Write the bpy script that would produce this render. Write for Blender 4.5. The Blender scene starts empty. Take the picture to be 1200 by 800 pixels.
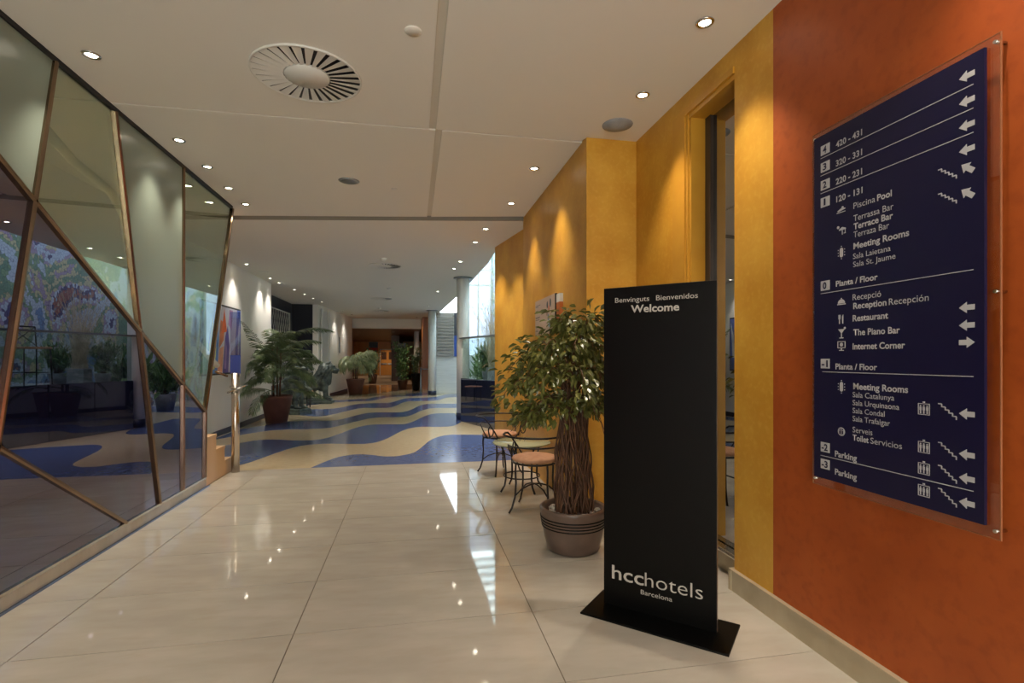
import bpy, bmesh, math, random
from mathutils import Vector, Matrix, noise
random.seed(7)
PI = math.pi
S = bpy.context.scene
COL = S.collection

# ------------------------------------------------------------------ camera
cd = bpy.data.cameras.new('camera'); cam = bpy.data.objects.new('camera', cd); COL.objects.link(cam)
cd.sensor_width = 36.0; cd.lens = 18.0; cd.shift_y = 20/1200.0; cd.clip_end = 200; cd.clip_start = .02
cam.location = (0, 0, 1.34)
cam.rotation_euler = (PI/2, 0, -math.atan(116/600.0))
S.camera = cam

# ------------------------------------------------------------------ world: bright overcast daylight
w = bpy.data.worlds.new('daylight'); S.world = w; w.use_nodes = True
bg = w.node_tree.nodes['Background']; bg.inputs[0].default_value = (.80, .91, 1.0, 1); bg.inputs[1].default_value = 4.5
# portal over the atrium's glazed roof
pl = bpy.data.lights.new('roof_portal', 'AREA'); pl.shape = 'RECTANGLE'; pl.size = 2.3; pl.size_y = 13.5; pl.cycles.is_portal = True
po = bpy.data.objects.new('roof_portal', pl); COL.objects.link(po); po.location = (2.1, 13.2, 6.4)
pl2 = bpy.data.lights.new('fill_window_portal', 'AREA'); pl2.shape = 'RECTANGLE'; pl2.size = 3.9; pl2.size_y = 3.0; pl2.cycles.is_portal = True
po2 = bpy.data.objects.new('fill_window_portal', pl2); COL.objects.link(po2); po2.location = (-.2, -3.45, 1.6); po2.rotation_euler = (PI/2, 0, 0)  # portal for the added fill window behind the camera

SPOT_NEAR, SPOT_FAR, SPOT_LOBBY = 32, 52, 48
S.view_settings.view_transform = 'Standard'; S.view_settings.look = 'None'
S.view_settings.exposure = 1.25; S.view_settings.gamma = 1.0; S.view_settings.use_curve_mapping = False
S.cycles.use_denoising = True
S.cycles.max_bounces = 10; S.cycles.diffuse_bounces = 7; S.cycles.glossy_bounces = 4; S.cycles.transparent_max_bounces = 12
S.cycles.sample_clamp_indirect = 6; S.cycles.caustics_reflective = False; S.cycles.caustics_refractive = False

# ------------------------------------------------------------------ materials
def lin(r, g, b):
    f = lambda c: (c/255/12.92) if c <= 10 else ((c/255+.055)/1.055)**2.4
    return (f(r), f(g), f(b), 1)
def mat(name, col, rough=.5, metal=0, spec=.5, emit=None, es=0, coat=0):
    m = bpy.data.materials.new(name); m.use_nodes = True
    p = m.node_tree.nodes['Principled BSDF']
    p.inputs['Base Color'].default_value = col; p.inputs['Roughness'].default_value = rough
    p.inputs['Metallic'].default_value = metal; p.inputs['Specular IOR Level'].default_value = spec
    p.inputs['Coat Weight'].default_value = coat
    if emit: p.inputs['Emission Color'].default_value = emit; p.inputs['Emission Strength'].default_value = es
    return m
def mottled(name, c1, c2, scale=3, rough=.5, detail=4, bump=0, spec=.5, stretch=(1, 1, 1), metal=0, lo=.35, hi=.65, c3=None, scale2=30, f2=.25):
    m = mat(name, c1, rough, metal, spec); nt = m.node_tree; p = nt.nodes['Principled BSDF']
    tc = nt.nodes.new('ShaderNodeTexCoord'); mp = nt.nodes.new('ShaderNodeMapping'); mp.inputs['Scale'].default_value = stretch
    n = nt.nodes.new('ShaderNodeTexNoise'); n.inputs['Scale'].default_value = scale; n.inputs['Detail'].default_value = detail
    r = nt.nodes.new('ShaderNodeValToRGB'); r.color_ramp.elements[0].color = c1; r.color_ramp.elements[1].color = c2
    r.color_ramp.elements[0].position = lo; r.color_ramp.elements[1].position = hi
    nt.links.new(tc.outputs['Object'], mp.inputs['Vector']); nt.links.new(mp.outputs[0], n.inputs['Vector'])
    nt.links.new(n.outputs['Fac'], r.inputs[0])
    out = r.outputs[0]
    if c3:
        n2 = nt.nodes.new('ShaderNodeTexNoise'); n2.inputs['Scale'].default_value = scale2; n2.inputs['Detail'].default_value = 6
        r2 = nt.nodes.new('ShaderNodeValToRGB'); r2.color_ramp.elements[0].position = .5; r2.color_ramp.elements[1].position = .7
        r2.color_ramp.elements[0].color = (0, 0, 0, 1); r2.color_ramp.elements[1].color = (f2, f2, f2, 1)
        mx = nt.nodes.new('ShaderNodeMixRGB'); mx.inputs[2].default_value = c3
        nt.links.new(mp.outputs[0], n2.inputs['Vector']); nt.links.new(n2.outputs['Fac'], r2.inputs[0])
        nt.links.new(r2.outputs[0], mx.inputs[0]); nt.links.new(out, mx.inputs[1]); out = mx.outputs[0]
    nt.links.new(out, p.inputs['Base Color'])
    if bump:
        b = nt.nodes.new('ShaderNodeBump'); b.inputs['Strength'].default_value = bump; b.inputs['Distance'].default_value = .01
        nt.links.new(n.outputs['Fac'], b.inputs['Height']); nt.links.new(b.outputs[0], p.inputs['Normal'])
    return m
def mirror_mix(name, tint, fac, back, transparent=False, rough=0.0):
    """tinted reflective glass: part mirror, part tinted see-through or dark backing"""
    m = bpy.data.materials.new(name); m.use_nodes = True; nt = m.node_tree; nt.nodes.clear()
    o = nt.nodes.new('ShaderNodeOutputMaterial'); mx = nt.nodes.new('ShaderNodeMixShader'); mx.inputs[0].default_value = fac
    g = nt.nodes.new('ShaderNodeBsdfGlossy'); g.inputs['Color'].default_value = tint; g.inputs['Roughness'].default_value = rough
    t = nt.nodes.new('ShaderNodeBsdfTransparent' if transparent else 'ShaderNodeBsdfDiffuse'); t.inputs['Color'].default_value = back
    nt.links.new(t.outputs[0], mx.inputs[1]); nt.links.new(g.outputs[0], mx.inputs[2]); nt.links.new(mx.outputs[0], o.inputs[0])
    return m

M = {}
M['marble'] = mottled('polished_cream_marble', lin(182, 175, 163), lin(194, 187, 175), 2.2, .045, 6, 0, .5, (1, 2.6, 1), c3=lin(176, 163, 146), scale2=5, f2=.28)
M['grout'] = mat('grout', lin(120, 108, 95), .7)
M['beige'] = mottled('beige_terrazzo', lin(200, 182, 150), lin(208, 190, 158), 14, .14, 5, spec=.4)
M['blue'] = mottled('blue_terrazzo', lin(84, 100, 146), lin(98, 114, 158), 14, .15, 5, spec=.4)
M['brown_floor'] = mottled('polished_brown_stone', lin(96, 70, 50), lin(120, 88, 62), 3, .06)
M['carpet'] = mottled('carpet', lin(120, 104, 88), lin(140, 122, 104), 30, .95)
M['ceiling'] = mat('ceiling_paint', lin(228, 225, 218), .8)
M['ceil_gap'] = mat('ceiling_recess', lin(206, 200, 188), .8)
M['white'] = mottled('white_wall_paint', lin(236, 233, 226), lin(240, 237, 230), 2, .6)
M['white_plain'] = mat('white_paint', lin(222, 221, 216), .45)
M['yellow'] = mottled('yellow_sponged_plaster', lin(190, 134, 40), lin(208, 156, 58), 3.0, .42, 8, .15, .4, c3=lin(232, 192, 100), scale2=34, f2=.16)
M['orange'] = mottled('orange_sponged_plaster', lin(156, 70, 22), lin(172, 82, 30), 3.0, .5, 8, .12, .4, c3=lin(126, 50, 14), scale2=22, f2=.35)
M['trim_yellow'] = mottled('yellow_painted_wood', lin(186, 130, 38), lin(200, 146, 48), 3, .4, 4)
M['navy_skirt'] = mat('navy_skirting', lin(34, 40, 66), .35)
M['stone_skirt'] = mottled('beige_stone_skirting', lin(168, 152, 126), lin(182, 166, 140), 5, .25)
M['wood'] = mottled('pale_maple', lin(204, 166, 122), lin(216, 180, 138), 3, .4, 5, stretch=(1, 1, .15))
M['brown_wood'] = mottled('varnished_wood', lin(150, 84, 34), lin(178, 108, 48), 2.5, .35, 6, stretch=(1, 1, .2))
M['gold_wood'] = mottled('golden_wood', lin(205, 140, 62), lin(224, 162, 84), 2.5, .35, 6, stretch=(1, 1, .2))
M['dark_wood'] = mottled('dark_wood', lin(70, 46, 34), lin(90, 60, 44), 3, .4)
M['black'] = mat('matt_black_metal', lin(5, 4.5, 4), .4, 0, .2)
M['black_edge'] = mat('brushed_edge', lin(120, 104, 92), .35, .8)
M['lettering'] = mat('warm_white_lettering', lin(180, 172, 164), .5)
M['sign_blue'] = mat('sign_blue', lin(22, 20, 52), .3, 0, .3)
M['sign_white'] = mat('sign_white', lin(176, 174, 178), .5)
M['iron'] = mat('wrought_iron', lin(44, 40, 42), .42, .6)
M['brass'] = mottled('bronze_bar', lin(150, 126, 104), lin(128, 108, 90), 2, .2, metal=1)
M['steel'] = mat('brushed_steel', lin(200, 190, 178), .22, 1)
M['chrome'] = mat('chrome', lin(210, 208, 204), .1, 1)
M['bright_tube'] = mat('satin_tube', lin(238, 232, 216), .3, .2)
M['rail'] = mat('grey_rail', lin(150, 154, 156), .3, .7)
M['cushion'] = mottled('tan_cushion', lin(186, 136, 104), lin(198, 150, 118), 20, .8)
M['terracotta'] = mottled('terracotta', lin(106, 66, 56), lin(120, 78, 66), 6, .6)
M['brown_pot'] = mottled('glazed_brown_pot', lin(92, 74, 66), lin(106, 86, 76), 5, .3)
M['soil'] = mottled('soil', lin(50, 38, 28), lin(70, 54, 40), 30, .95)
M['pebble'] = mottled('pale_pebble', lin(196, 188, 176), lin(160, 150, 138), 8, .6)
M['vine'] = mottled('vine_bark', lin(74, 46, 30), lin(104, 68, 44), 12, .7)
def leafmat(name, a, b, rough=.35):
    m = mottled(name, a, b, 9, rough, 3, spec=.5); return m
M['ficus_leaf'] = leafmat('ficus_leaf', lin(66, 70, 28), lin(116, 114, 58), .3)
M['palm_leaf'] = leafmat('palm_leaf', lin(72, 90, 58), lin(116, 132, 90))
M['pale_leaf'] = leafmat('pale_leaf', lin(128, 142, 98), lin(172, 180, 136))
M['bush_leaf'] = leafmat('bush_leaf', lin(70, 102, 56), lin(120, 150, 92))
M['dry_grass'] = mottled('dried_grass', lin(190, 176, 148), lin(214, 204, 180), 9, .9)
M['bronze_green'] = mottled('patinated_bronze', lin(58, 68, 68), lin(104, 116, 110), 7, .5, 6, .4, metal=.2)
M['navy_panel'] = mirror_mix('polished_navy_panel', (.75, .80, .95, 1), .34, lin(30, 34, 56))
M['dark_navy'] = mat('dark_navy_wall', lin(26, 28, 44), .3)
M['grey_stone'] = mottled('grey_stone', lin(130, 134, 140), lin(150, 154, 158), 10, .6)
M['boards'] = mottled('white_boards', lin(214, 214, 212), lin(228, 228, 226), 2, .6, stretch=(1, 1, 12))
M['slat'] = mat('weathered_slat', lin(150, 142, 134), .6)
M['banner'] = mat('blue_banner', lin(50, 84, 170), .6)
M['emit_lamp'] = mat('lamp_lens', (1, 1, 1, 1), .3, emit=(1, .9, .72, 1), es=14)
M['emit_warm'] = mat('lamp_lens_warm', (1, 1, 1, 1), .3, emit=(1, .75, .45, 1), es=8)
M['frost'] = mat('frosted_green_glass', lin(126, 138, 128), .35, 0, .5)
M['mir_clear'] = mirror_mix('greenish_reflective_glass', (.78, .84, .78, 1), .33, (.78, .86, .78, 1), True)
M['mir_dark'] = mirror_mix('dark_bronze_reflective_glass', (.58, .54, .66, 1), .40, (.004, .004, .014, 1))
M['mir_window'] = mirror_mix('smoked_window_glass', (.55, .55, .55, 1), .75, (.012, .011, .010, 1))
M['acrylic'] = mirror_mix('clear_acrylic', (.9, .9, .9, 1), .07, (.93, .90, .87, 1), True)
M['clear'] = mirror_mix('clear_glass', (.95, 1, .98, 1), .10, (.90, .96, .94, 1), True)
M['green_glass'] = mat('green_edged_glass', lin(196, 200, 166), .08); M['green_glass'].node_tree.nodes['Principled BSDF'].inputs['Alpha'].default_value = .72
M['blue_glass'] = mirror_mix('pale_blue_glass', (.8, .85, 1, 1), .12, (.62, .68, .86, 1), True)
M['deep_blue_glass'] = mat('deep_blue_panel', lin(58, 72, 138), .15)

def mosaic_mat():
    m = bpy.data.materials.new('broken_tile_mosaic'); m.use_nodes = True; nt = m.node_tree; p = nt.nodes['Principled BSDF']
    tc = nt.nodes.new('ShaderNodeTexCoord')
    v = nt.nodes.new('ShaderNodeTexVoronoi'); v.inputs['Scale'].default_value = 16
    n = nt.nodes.new('ShaderNodeTexNoise'); n.inputs['Scale'].default_value = .62; n.inputs['Detail'].default_value = 3.2; n.inputs['Distortion'].default_value = 1.2
    nt.links.new(tc.outputs['Object'], v.inputs['Vector']); nt.links.new(v.outputs['Position'], n.inputs['Vector'])
    r = nt.nodes.new('ShaderNodeValToRGB'); cr = r.color_ramp; cr.interpolation = 'CONSTANT'
    cols = [(0, (70, 60, 105)), (.33, (130, 165, 212)), (.39, (206, 222, 238)), (.47, (150, 180, 140)), (.50, (128, 164, 140)), (.525, (214, 206, 160)),
            (.555, (180, 160, 190)), (.585, (206, 222, 240)), (.64, (90, 84, 130)), (.67, (170, 110, 100)), (.70, (170, 190, 205))]
    cr.elements[0].position = 0; cr.elements[0].color = lin(*cols[0][1]); cr.elements[1].position = cols[1][0]; cr.elements[1].color = lin(*cols[1][1])
    for pos, c in cols[2:]:
        e = cr.elements.new(pos); e.color = lin(*c)
    nt.links.new(n.outputs['Fac'], r.inputs[0])
    v2 = nt.nodes.new('ShaderNodeTexVoronoi'); v2.feature = 'DISTANCE_TO_EDGE'; v2.inputs['Scale'].default_value = 16
    nt.links.new(tc.outputs['Object'], v2.inputs['Vector'])
    r2 = nt.nodes.new('ShaderNodeValToRGB'); r2.color_ramp.elements[0].position = .02; r2.color_ramp.elements[1].position = .07
    r2.color_ramp.elements[0].color = (.45, .45, .5, 1)
    nt.links.new(v2.outputs[0], r2.inputs[0])
    mx = nt.nodes.new('ShaderNodeMixRGB'); mx.blend_type = 'MULTIPLY'; mx.inputs[0].default_value = 1
    nt.links.new(r.outputs[0], mx.inputs[1]); nt.links.new(r2.outputs[0], mx.inputs[2]); nt.links.new(mx.outputs[0], p.inputs['Base Color'])
    p.inputs['Roughness'].default_value = .3
    return m
M['mosaic'] = mosaic_mat()
def painting_mat(name, cols, scale, seed):
    m = bpy.data.materials.new(name); m.use_nodes = True; nt = m.node_tree; p = nt.nodes['Principled BSDF']
    tc = nt.nodes.new('ShaderNodeTexCoord'); mp = nt.nodes.new('ShaderNodeMapping'); mp.inputs['Location'].default_value = (seed, seed, seed); mp.inputs['Scale'].default_value = (1, 1.6, .8)
    n = nt.nodes.new('ShaderNodeTexNoise'); n.inputs['Scale'].default_value = scale; n.inputs['Detail'].default_value = 1.2; n.inputs['Distortion'].default_value = .6
    r = nt.nodes.new('ShaderNodeValToRGB'); cr = r.color_ramp; cr.interpolation = 'EASE'
    k = len(cols)
    cr.elements[0].position = .3; cr.elements[0].color = lin(*cols[0]); cr.elements[1].position = .7; cr.elements[1].color = lin(*cols[-1])
    for i in range(1, k-1):
        e = cr.elements.new(.3+.4*i/(k-1)); e.color = lin(*cols[i])
    nt.links.new(tc.outputs['Object'], mp.inputs[0]); nt.links.new(mp.outputs[0], n.inputs['Vector']); nt.links.new(n.outputs['Fac'], r.inputs[0]); nt.links.new(r.outputs[0], p.inputs['Base Color'])
    p.inputs['Roughness'].default_value = .35
    return m
M['painting'] = painting_mat('abstract_canvas', [(110, 130, 190), (86, 80, 150), (222, 214, 206), (216, 120, 60), (150, 110, 150), (196, 200, 120), (90, 140, 190)], 1.0, 3)

# ------------------------------------------------------------------ mesh helpers
class MB:
    def __init__(s): s.v = []; s.f = []; s.mi = []; s.k = 0; s.sm = []
    def add(s, vs, fs, smooth=False):
        o = len(s.v); s.v += [tuple(x) for x in vs]
        for f in fs: s.f.append(tuple(i+o for i in f)); s.mi.append(s.k); s.sm.append(smooth)
        return s
    def box(s, x0, x1, y0, y1, z0, z1):
        vs = [(x, y, z) for z in (z0, z1) for y in (y0, y1) for x in (x0, x1)]
        return s.add(vs, [(0, 2, 3, 1), (4, 5, 7, 6), (0, 1, 5, 4), (2, 6, 7, 3), (0, 4, 6, 2), (1, 3, 7, 5)])
    def prism(s, poly, z0, z1):
        n = len(poly); vs = [(x, y, z0) for x, y in poly]+[(x, y, z1) for x, y in poly]
        return s.add(vs, [tuple(range(n-1, -1, -1)), tuple(range(n, 2*n))]+[(i, (i+1) % n, (i+1) % n+n, i+n) for i in range(n)])
    def obox(s, p, q, t, z0, z1):          # wall segment from p to q, thickness t to the right of travel
        d = Vector((q[0]-p[0], q[1]-p[1])).normalized(); n = Vector((d.y, -d.x))*t
        return s.prism([p, (p[0]+n.x, p[1]+n.y), (q[0]+n.x, q[1]+n.y), q], z0, z1)
    def tube(s, pts, r, n=8, closed=False, r1=None, caps=True):
        pts = [Vector(p) for p in pts]; L = len(pts); rings = []
        up = None
        for i, p in enumerate(pts):
            if closed: d = pts[(i+1) % L]-pts[i-1]
            else: d = pts[min(i+1, L-1)]-pts[max(i-1, 0)]
            if d.length < 1e-9: d = Vector((0, 0, 1))
            d.normalize()
            if up is None:
                up = Vector((0, 0, 1)) if abs(d.z) < .9 else Vector((1, 0, 0))
            a = (up-d*up.dot(d))
            if a.length < 1e-6: a = d.orthogonal()
            a.normalize(); up = a; b = d.cross(a)
            rr = r if r1 is None else r+(r1-r)*i/(L-1)
            if isinstance(r, (list, tuple)): rr = r[i]
            rings.append([p+(a*math.cos(2*PI*k/n)+b*math.sin(2*PI*k/n))*rr for k in range(n)])
        vs = [v for R in rings for v in R]; fs = []
        for i in range(L if closed else L-1):
            j = (i+1) % L
            for k in range(n): fs.append((i*n+k, i*n+(k+1) % n, j*n+(k+1) % n, j*n+k))
        s.add(vs, fs, True)
        if caps and not closed:
            o = len(s.v)-len(vs)
            s.f.append(tuple(o+k for k in range(n-1, -1, -1))); s.mi.append(s.k); s.sm.append(False)
            s.f.append(tuple(o+(L-1)*n+k for k in range(n))); s.mi.append(s.k); s.sm.append(False)
        return s
    def lathe(s, prof, n=32, c=(0, 0, 0), smooth=True, a0=0):
        vs = []; fs = []; L = len(prof)
        for r, z in prof:
            for k in range(n):
                a = 2*PI*k/n+a0; vs.append((c[0]+r*math.cos(a), c[1]+r*math.sin(a), c[2]+z))
        for i in range(L-1):
            for k in range(n): fs.append((i*n+k, i*n+(k+1) % n, (i+1)*n+(k+1) % n, (i+1)*n+k))
        fs.append(tuple(range(n-1, -1, -1))); fs.append(tuple((L-1)*n+k for k in range(n)))
        return s.add(vs, fs, smooth)
    def ball(s, c, r, n=10, m=7, rot=None):
        if not isinstance(r, (tuple, list)): r = (r, r, r)
        vs = []; fs = []
        for i in range(m+1):
            t = PI*i/m
            for k in range(n):
                a = 2*PI*k/n; p = Vector((r[0]*math.sin(t)*math.cos(a), r[1]*math.sin(t)*math.sin(a), r[2]*math.cos(t)))
                if rot: p = rot @ p
                vs.append(p+Vector(c))
        for i in range(m):
            for k in range(n): fs.append((i*n+k, (i+1)*n+k, (i+1)*n+(k+1) % n, i*n+(k+1) % n))
        return s.add(vs, fs, True)
    def mesh(s, name, mats):
        me = bpy.data.meshes.new(name); me.from_pydata(s.v, [], s.f)
        if not isinstance(mats, (list, tuple)): mats = [mats]
        for m in mats: me.materials.append(m)
        me.polygons.foreach_set('material_index', s.mi); me.polygons.foreach_set('use_smooth', s.sm)
        me.update(); bm = bmesh.new(); bm.from_mesh(me); bmesh.ops.recalc_face_normals(bm, faces=bm.faces[:]); bm.to_mesh(me); bm.free()
        return me
    def build(s, name, mats, parent=None, bevel=0, loc=None):
        o = bpy.data.objects.new(name, s.mesh(name, mats)); COL.objects.link(o)
        if parent: o.parent = parent
        if loc: o.location = loc
        if bevel:
            b = o.modifiers.new('bevel', 'BEVEL'); b.width = bevel; b.segments = 2; b.limit_method = 'ANGLE'
        return o
def tag(o, label=None, cat=None, group=None, kind=None):
    if label: o['label'] = label
    if cat: o['category'] = cat
    if group: o['group'] = group
    if kind: o['kind'] = kind
    return o
def thing(name, label, cat, loc=(0, 0, 0), rz=0, group=None):
    o = bpy.data.objects.new(name, None); COL.objects.link(o); o.location = loc; o.rotation_euler = (0, 0, rz); o.empty_display_size = .1
    return tag(o, label, cat, group)
def struct(name, mb, m, parent=None, **k):
    o = mb.build(name, m, parent, **k)
    if not parent: o['kind'] = 'structure'
    return o
def copy_obj(src, parent=None, loc=None, rot=None, scale=None):
    c = src.copy(); COL.objects.link(c)
    if parent: c.parent = parent
    if loc is not None: c.location = loc
    if rot is not None: c.rotation_euler = rot
    if scale is not None: c.scale = scale
    return c
def copy_tree(src, loc, rz=0, label=None):
    r = src.copy(); COL.objects.link(r); r.location = loc; r.rotation_euler = (0, 0, rz)
    if label: r['label'] = label
    for ch in src.children:
        c = ch.copy(); COL.objects.link(c); c.parent = r
        for g in ch.children:
            d = g.copy(); COL.objects.link(d); d.parent = c
    return r

# ================================================================== THE SETTING
GAP = .005
fl = struct('floor', MB().box(-3.4, 2.2, -3.2, 6.64, -.08, -.004), M['grout'])
xs = [-3.0, -2.12, -1.765, -.57, .62, 1.95]
ys = [2.646+.605*k for k in range(-9, 7)]+[6.64]; ys = [-3.1]+ys
first = {}
for i in range(1, len(xs)-1):
    for j in range(len(ys)-1):
        wx, wy = round(xs[i+1]-xs[i], 4), round(ys[j+1]-ys[j], 4)
        if (wx, wy) not in first:
            first[(wx, wy)] = MB().box(GAP/2, wx-GAP/2, GAP/2, wy-GAP/2, -.01, 0).build('floor_tile', M['marble'], fl, loc=(xs[i], ys[j], 0))
        else: copy_obj(first[(wx, wy)], fl, (xs[i], ys[j], 0))
# terrazzo hall floor with inlaid blue waves
hf = struct('floor', MB().prism([(-4.2, 6.64), (3.7, 6.64), (3.7, 24.0), (.6, 23.3), (-.4, 22.0), (-1.3, 20.6), (-2.39, 19.5), (-4.2, 18.8)], -.08, 0), M['beige'])
BA = [(-1.233, 6.641), (-1.125, 6.985), (-1.014, 7.286), (-0.858, 7.432), (-0.705, 7.448), (-0.547, 7.353), (-0.39, 7.209), (-0.218, 7.194), (-0.047, 7.334), (0.042, 7.484), (0.14, 7.9), (0.252, 8.437), (0.369, 8.753), (0.511, 8.98), (0.649, 9.055), (0.826, 9.021), (1.046, 8.968), (1.264, 8.905), (1.62, 8.75)]
BBl = [(-3.25, 6.642), (-2.35, 6.642), (-2.093, 7.035), (-2.018, 7.312), (-1.944, 7.642), (-1.873, 7.91), (-1.804, 8.148), (-1.714, 8.32), (-1.587, 8.439), (-1.405, 8.485), (-1.207, 8.447), (-0.908, 8.364), (-0.712, 8.343), (-0.557, 8.464), (-0.433, 8.767), (-0.324, 9.233), (-0.202, 9.73), (-0.065, 10.06), (0.132, 10.211), (0.428, 10.153), (0.677, 10.144), (0.841, 10.309), (1.0, 10.84)]
BBu = [(-3.25, 8.2), (-2.697, 8.752), (-2.585, 9.012), (-2.41, 9.086), (-2.202, 9.046), (-1.978, 8.93), (-1.764, 8.853), (-1.57, 8.878), (-1.435, 9.036), (-1.335, 9.337), (-1.239, 9.762), (-1.114, 10.263), (-0.955, 10.616), (-0.786, 10.787), (-0.581, 10.747), (-0.325, 10.698), (-0.146, 10.705), (0.009, 11.109), (0.21, 11.862), (0.405, 12.52), (0.658, 12.668), (1.0, 12.6)]
BCl = [(-3.25, 9.2), (-2.982, 9.675), (-2.852, 9.942), (-2.662, 10.206), (-2.291, 10.345), (-1.933, 10.276), (-1.598, 10.357), (-1.445, 10.619), (-1.307, 11.099), (-1.125, 11.513), (-0.928, 11.962), (-0.65, 12.028), (-0.173, 11.988), (0.01, 12.5), (0.171, 13.282), (0.357, 13.81), (0.592, 14.053), (1.184, 13.939), (2.2, 14.3), (3.55, 15)]
BCu = [(-3.25, 10.4), (-3.081, 10.743), (-2.912, 11.102), (-2.651, 11.624), (-2.196, 11.673), (-1.779, 11.531), (-1.585, 11.648), (-1.436, 12.197), (-1.276, 12.654), (-1.134, 13.055), (-0.867, 13.166), (-0.24, 13.045), (-0.054, 13.546), (0.117, 14.6), (0.306, 15.162), (0.496, 15.355), (1.278, 15.204), (2.2, 15.8), (3.55, 16.2)]
BDl = [(-3.25, 13.1), (-2.582, 12.813), (-2.332, 12.547), (-2.07, 12.496), (-1.852, 12.956), (-1.645, 13.698), (-1.411, 14.44), (-1.002, 14.361), (-0.671, 14.297), (-0.484, 14.795), (-0.332, 15.965), (-0.146, 16.505), (0.45, 16.39), (0.775, 16.494), (1.092, 17.669), (1.501, 18.029), (3.55, 18.4)]
BDu = [(-3.25, 14.47), (-2.895, 14.369), (-2.196, 14.234), (-1.922, 14.613), (-1.69, 15.576), (-1.235, 15.926), (-0.668, 15.817), (-0.434, 16.968), (-0.199, 17.763), (0.488, 17.785), (0.854, 18.155), (1.138, 19.185), (1.633, 19.417), (3.55, 19.8)]
BEl = [(-3.05, 15.369), (-2.73, 15.834), (-2.351, 16.448), (-1.816, 16.729), (-1.337, 16.735), (-1.101, 17.344), (-0.822, 18.438), (-0.299, 18.669), (0.06, 18.6), (0.43, 19.05), (0.761, 19.585)]
BEu = [(-3.05, 16.247), (-2.892, 16.775), (-2.482, 17.364), (-1.655, 17.487), (-1.533, 17.646), (-1.221, 18.556), (-0.851, 19.076), (-0.306, 19.103), (-0.127, 19.757), (0.114, 20.247), (0.761, 20.218)]
def at_x(L, x):
    for (a, b), (c, d) in zip(L, L[1:]):
        if a <= x <= c: return b+(d-b)*((x-a)/(c-a) if c > a else 0)
    return L[0][1] if x < L[0][0] else L[-1][1]
def band(lo, hi, x0, x1, n=110):
    X = [x0+(x1-x0)*i/n for i in range(n+1)]
    def sm(L):
        Y = [at_x(L, x) for x in X]
        for _ in range(3): Y = [Y[0]]+[(Y[i-1]+2*Y[i]+Y[i+1])/4 for i in range(1, n)]+[Y[-1]]
        return Y
    A, B = sm(lo), sm(hi); mb = MB()
    vs = [(X[i], A[i], .0012) for i in range(n+1)]+[(X[i], max(B[i], A[i]), .0012) for i in range(n+1)]
    vs += [(v[0], v[1], -.01) for v in vs]
    N = n+1; fs = []
    for i in range(n):
        fs += [(i, i+1, N+i+1, N+i), (i, 2*N+i, 2*N+i+1, i+1), (N+i, N+i+1, 3*N+i+1, 3*N+i)]
    return mb.add(vs, fs)
for lo, hi, a, b in (([(-2, 6.641), (2, 6.641)], BA, -1.233, 1.62), (BBl, BBu, -3.25, 1.0), (BCl, BCu, -3.25, 3.55), (BDl, BDu, -3.25, 3.55), (BEl, BEu, -3.05, .761)):
    band(lo, hi, a, b).build('blue_inlay', M['blue'], hf)
struct('floor', MB().prism([(-4.2, 18.8), (-2.39, 19.5), (-1.3, 20.6), (-.4, 22.0), (.6, 23.3), (1.6, 23.6), (1.6, 27.4), (-6, 26.2), (-6, 22), (-4.2, 22)], -.08, -.0005), M['brown_floor'])
struct('floor', MB().prism([(-6, 26.2), (1.6, 27.4), (1.6, 43), (-6, 43)], -.08, .012), M['carpet'])

# ---- walls right
CF_ = 3.111
XR = 1.83
struct('wall_right', MB().box(XR, 2.1, -3.2, 2.345, 0, 3.3), M['orange'])
struct('wall_right', MB().box(XR, 2.1, 2.345, 2.67, 0, 3.3), M['yellow'])
# sill wall under the smoked window, header and far jamb
struct('wall_right', MB().box(1.94, 2.1, 2.67, 3.37, 0, .13).box(1.94, 2.1, 3.37, 4.0, 0, .13), M['stone_skirt'])
struct('wall_right', MB().box(XR, 2.1, 2.67, 3.37, 3.03, 3.3), M['yellow'])
struct('wall_right', MB().box(XR, 2.1, 3.37, 4.02, .13, 3.3), M['yellow'])
wf = struct('window_1', MB().box(1.97, 1.985, 2.66, 3.13, .13, 2.97), M['mir_window'])
MB().box(XR-.010, 1.99, 3.21, 3.372, .13, 3.034).box(XR+.0, 1.99, 3.185, 3.21, .13, 3.005).box(XR+.012, 1.99, 3.16, 3.185, .13, 2.985).build('window_frame', M['trim_yellow'], wf)
MB().box(XR-.010, 1.99, 2.671, 3.209, 2.995, 3.034).box(XR+.005, 1.99, 2.671, 3.21, 2.965, 2.995).build('window_head', M['trim_yellow'], wf)
MB().box(1.945, 1.99, 3.10, 3.16, .13, 2.965).build('window_jamb', mat('dark_anodised_jamb', lin(58, 46, 38), .4), wf)
MB().box(1.91, 1.96, 2.671, 3.17, .13, .15).box(1.895, 1.91, 2.671, 3.17, .13, .138).build('window_track', M['steel'], wf)
struct('baseboard_right', MB().box(XR-.022, XR-.0005, -3.1, 2.665, 0, .112).box(XR-.026, XR-.0005, -3.1, 2.665, .112, .122).box(XR-.026, XR+.1, 2.665, 2.69, 0, .122), M['stone_skirt'])
struct('wall_pier', MB().prism([(1.395, 4.0), (2.1, 4.0), (2.1, 6.45), (1.395, 6.45)], 0, 3.3), M['yellow'])
struct('wall_pier', MB().prism([(1.55, 6.45), (2.1, 6.45), (2.1, 7.9), (1.9, 8.06), (1.28, 8.06)], 0, 3.3), M['yellow'])
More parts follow.
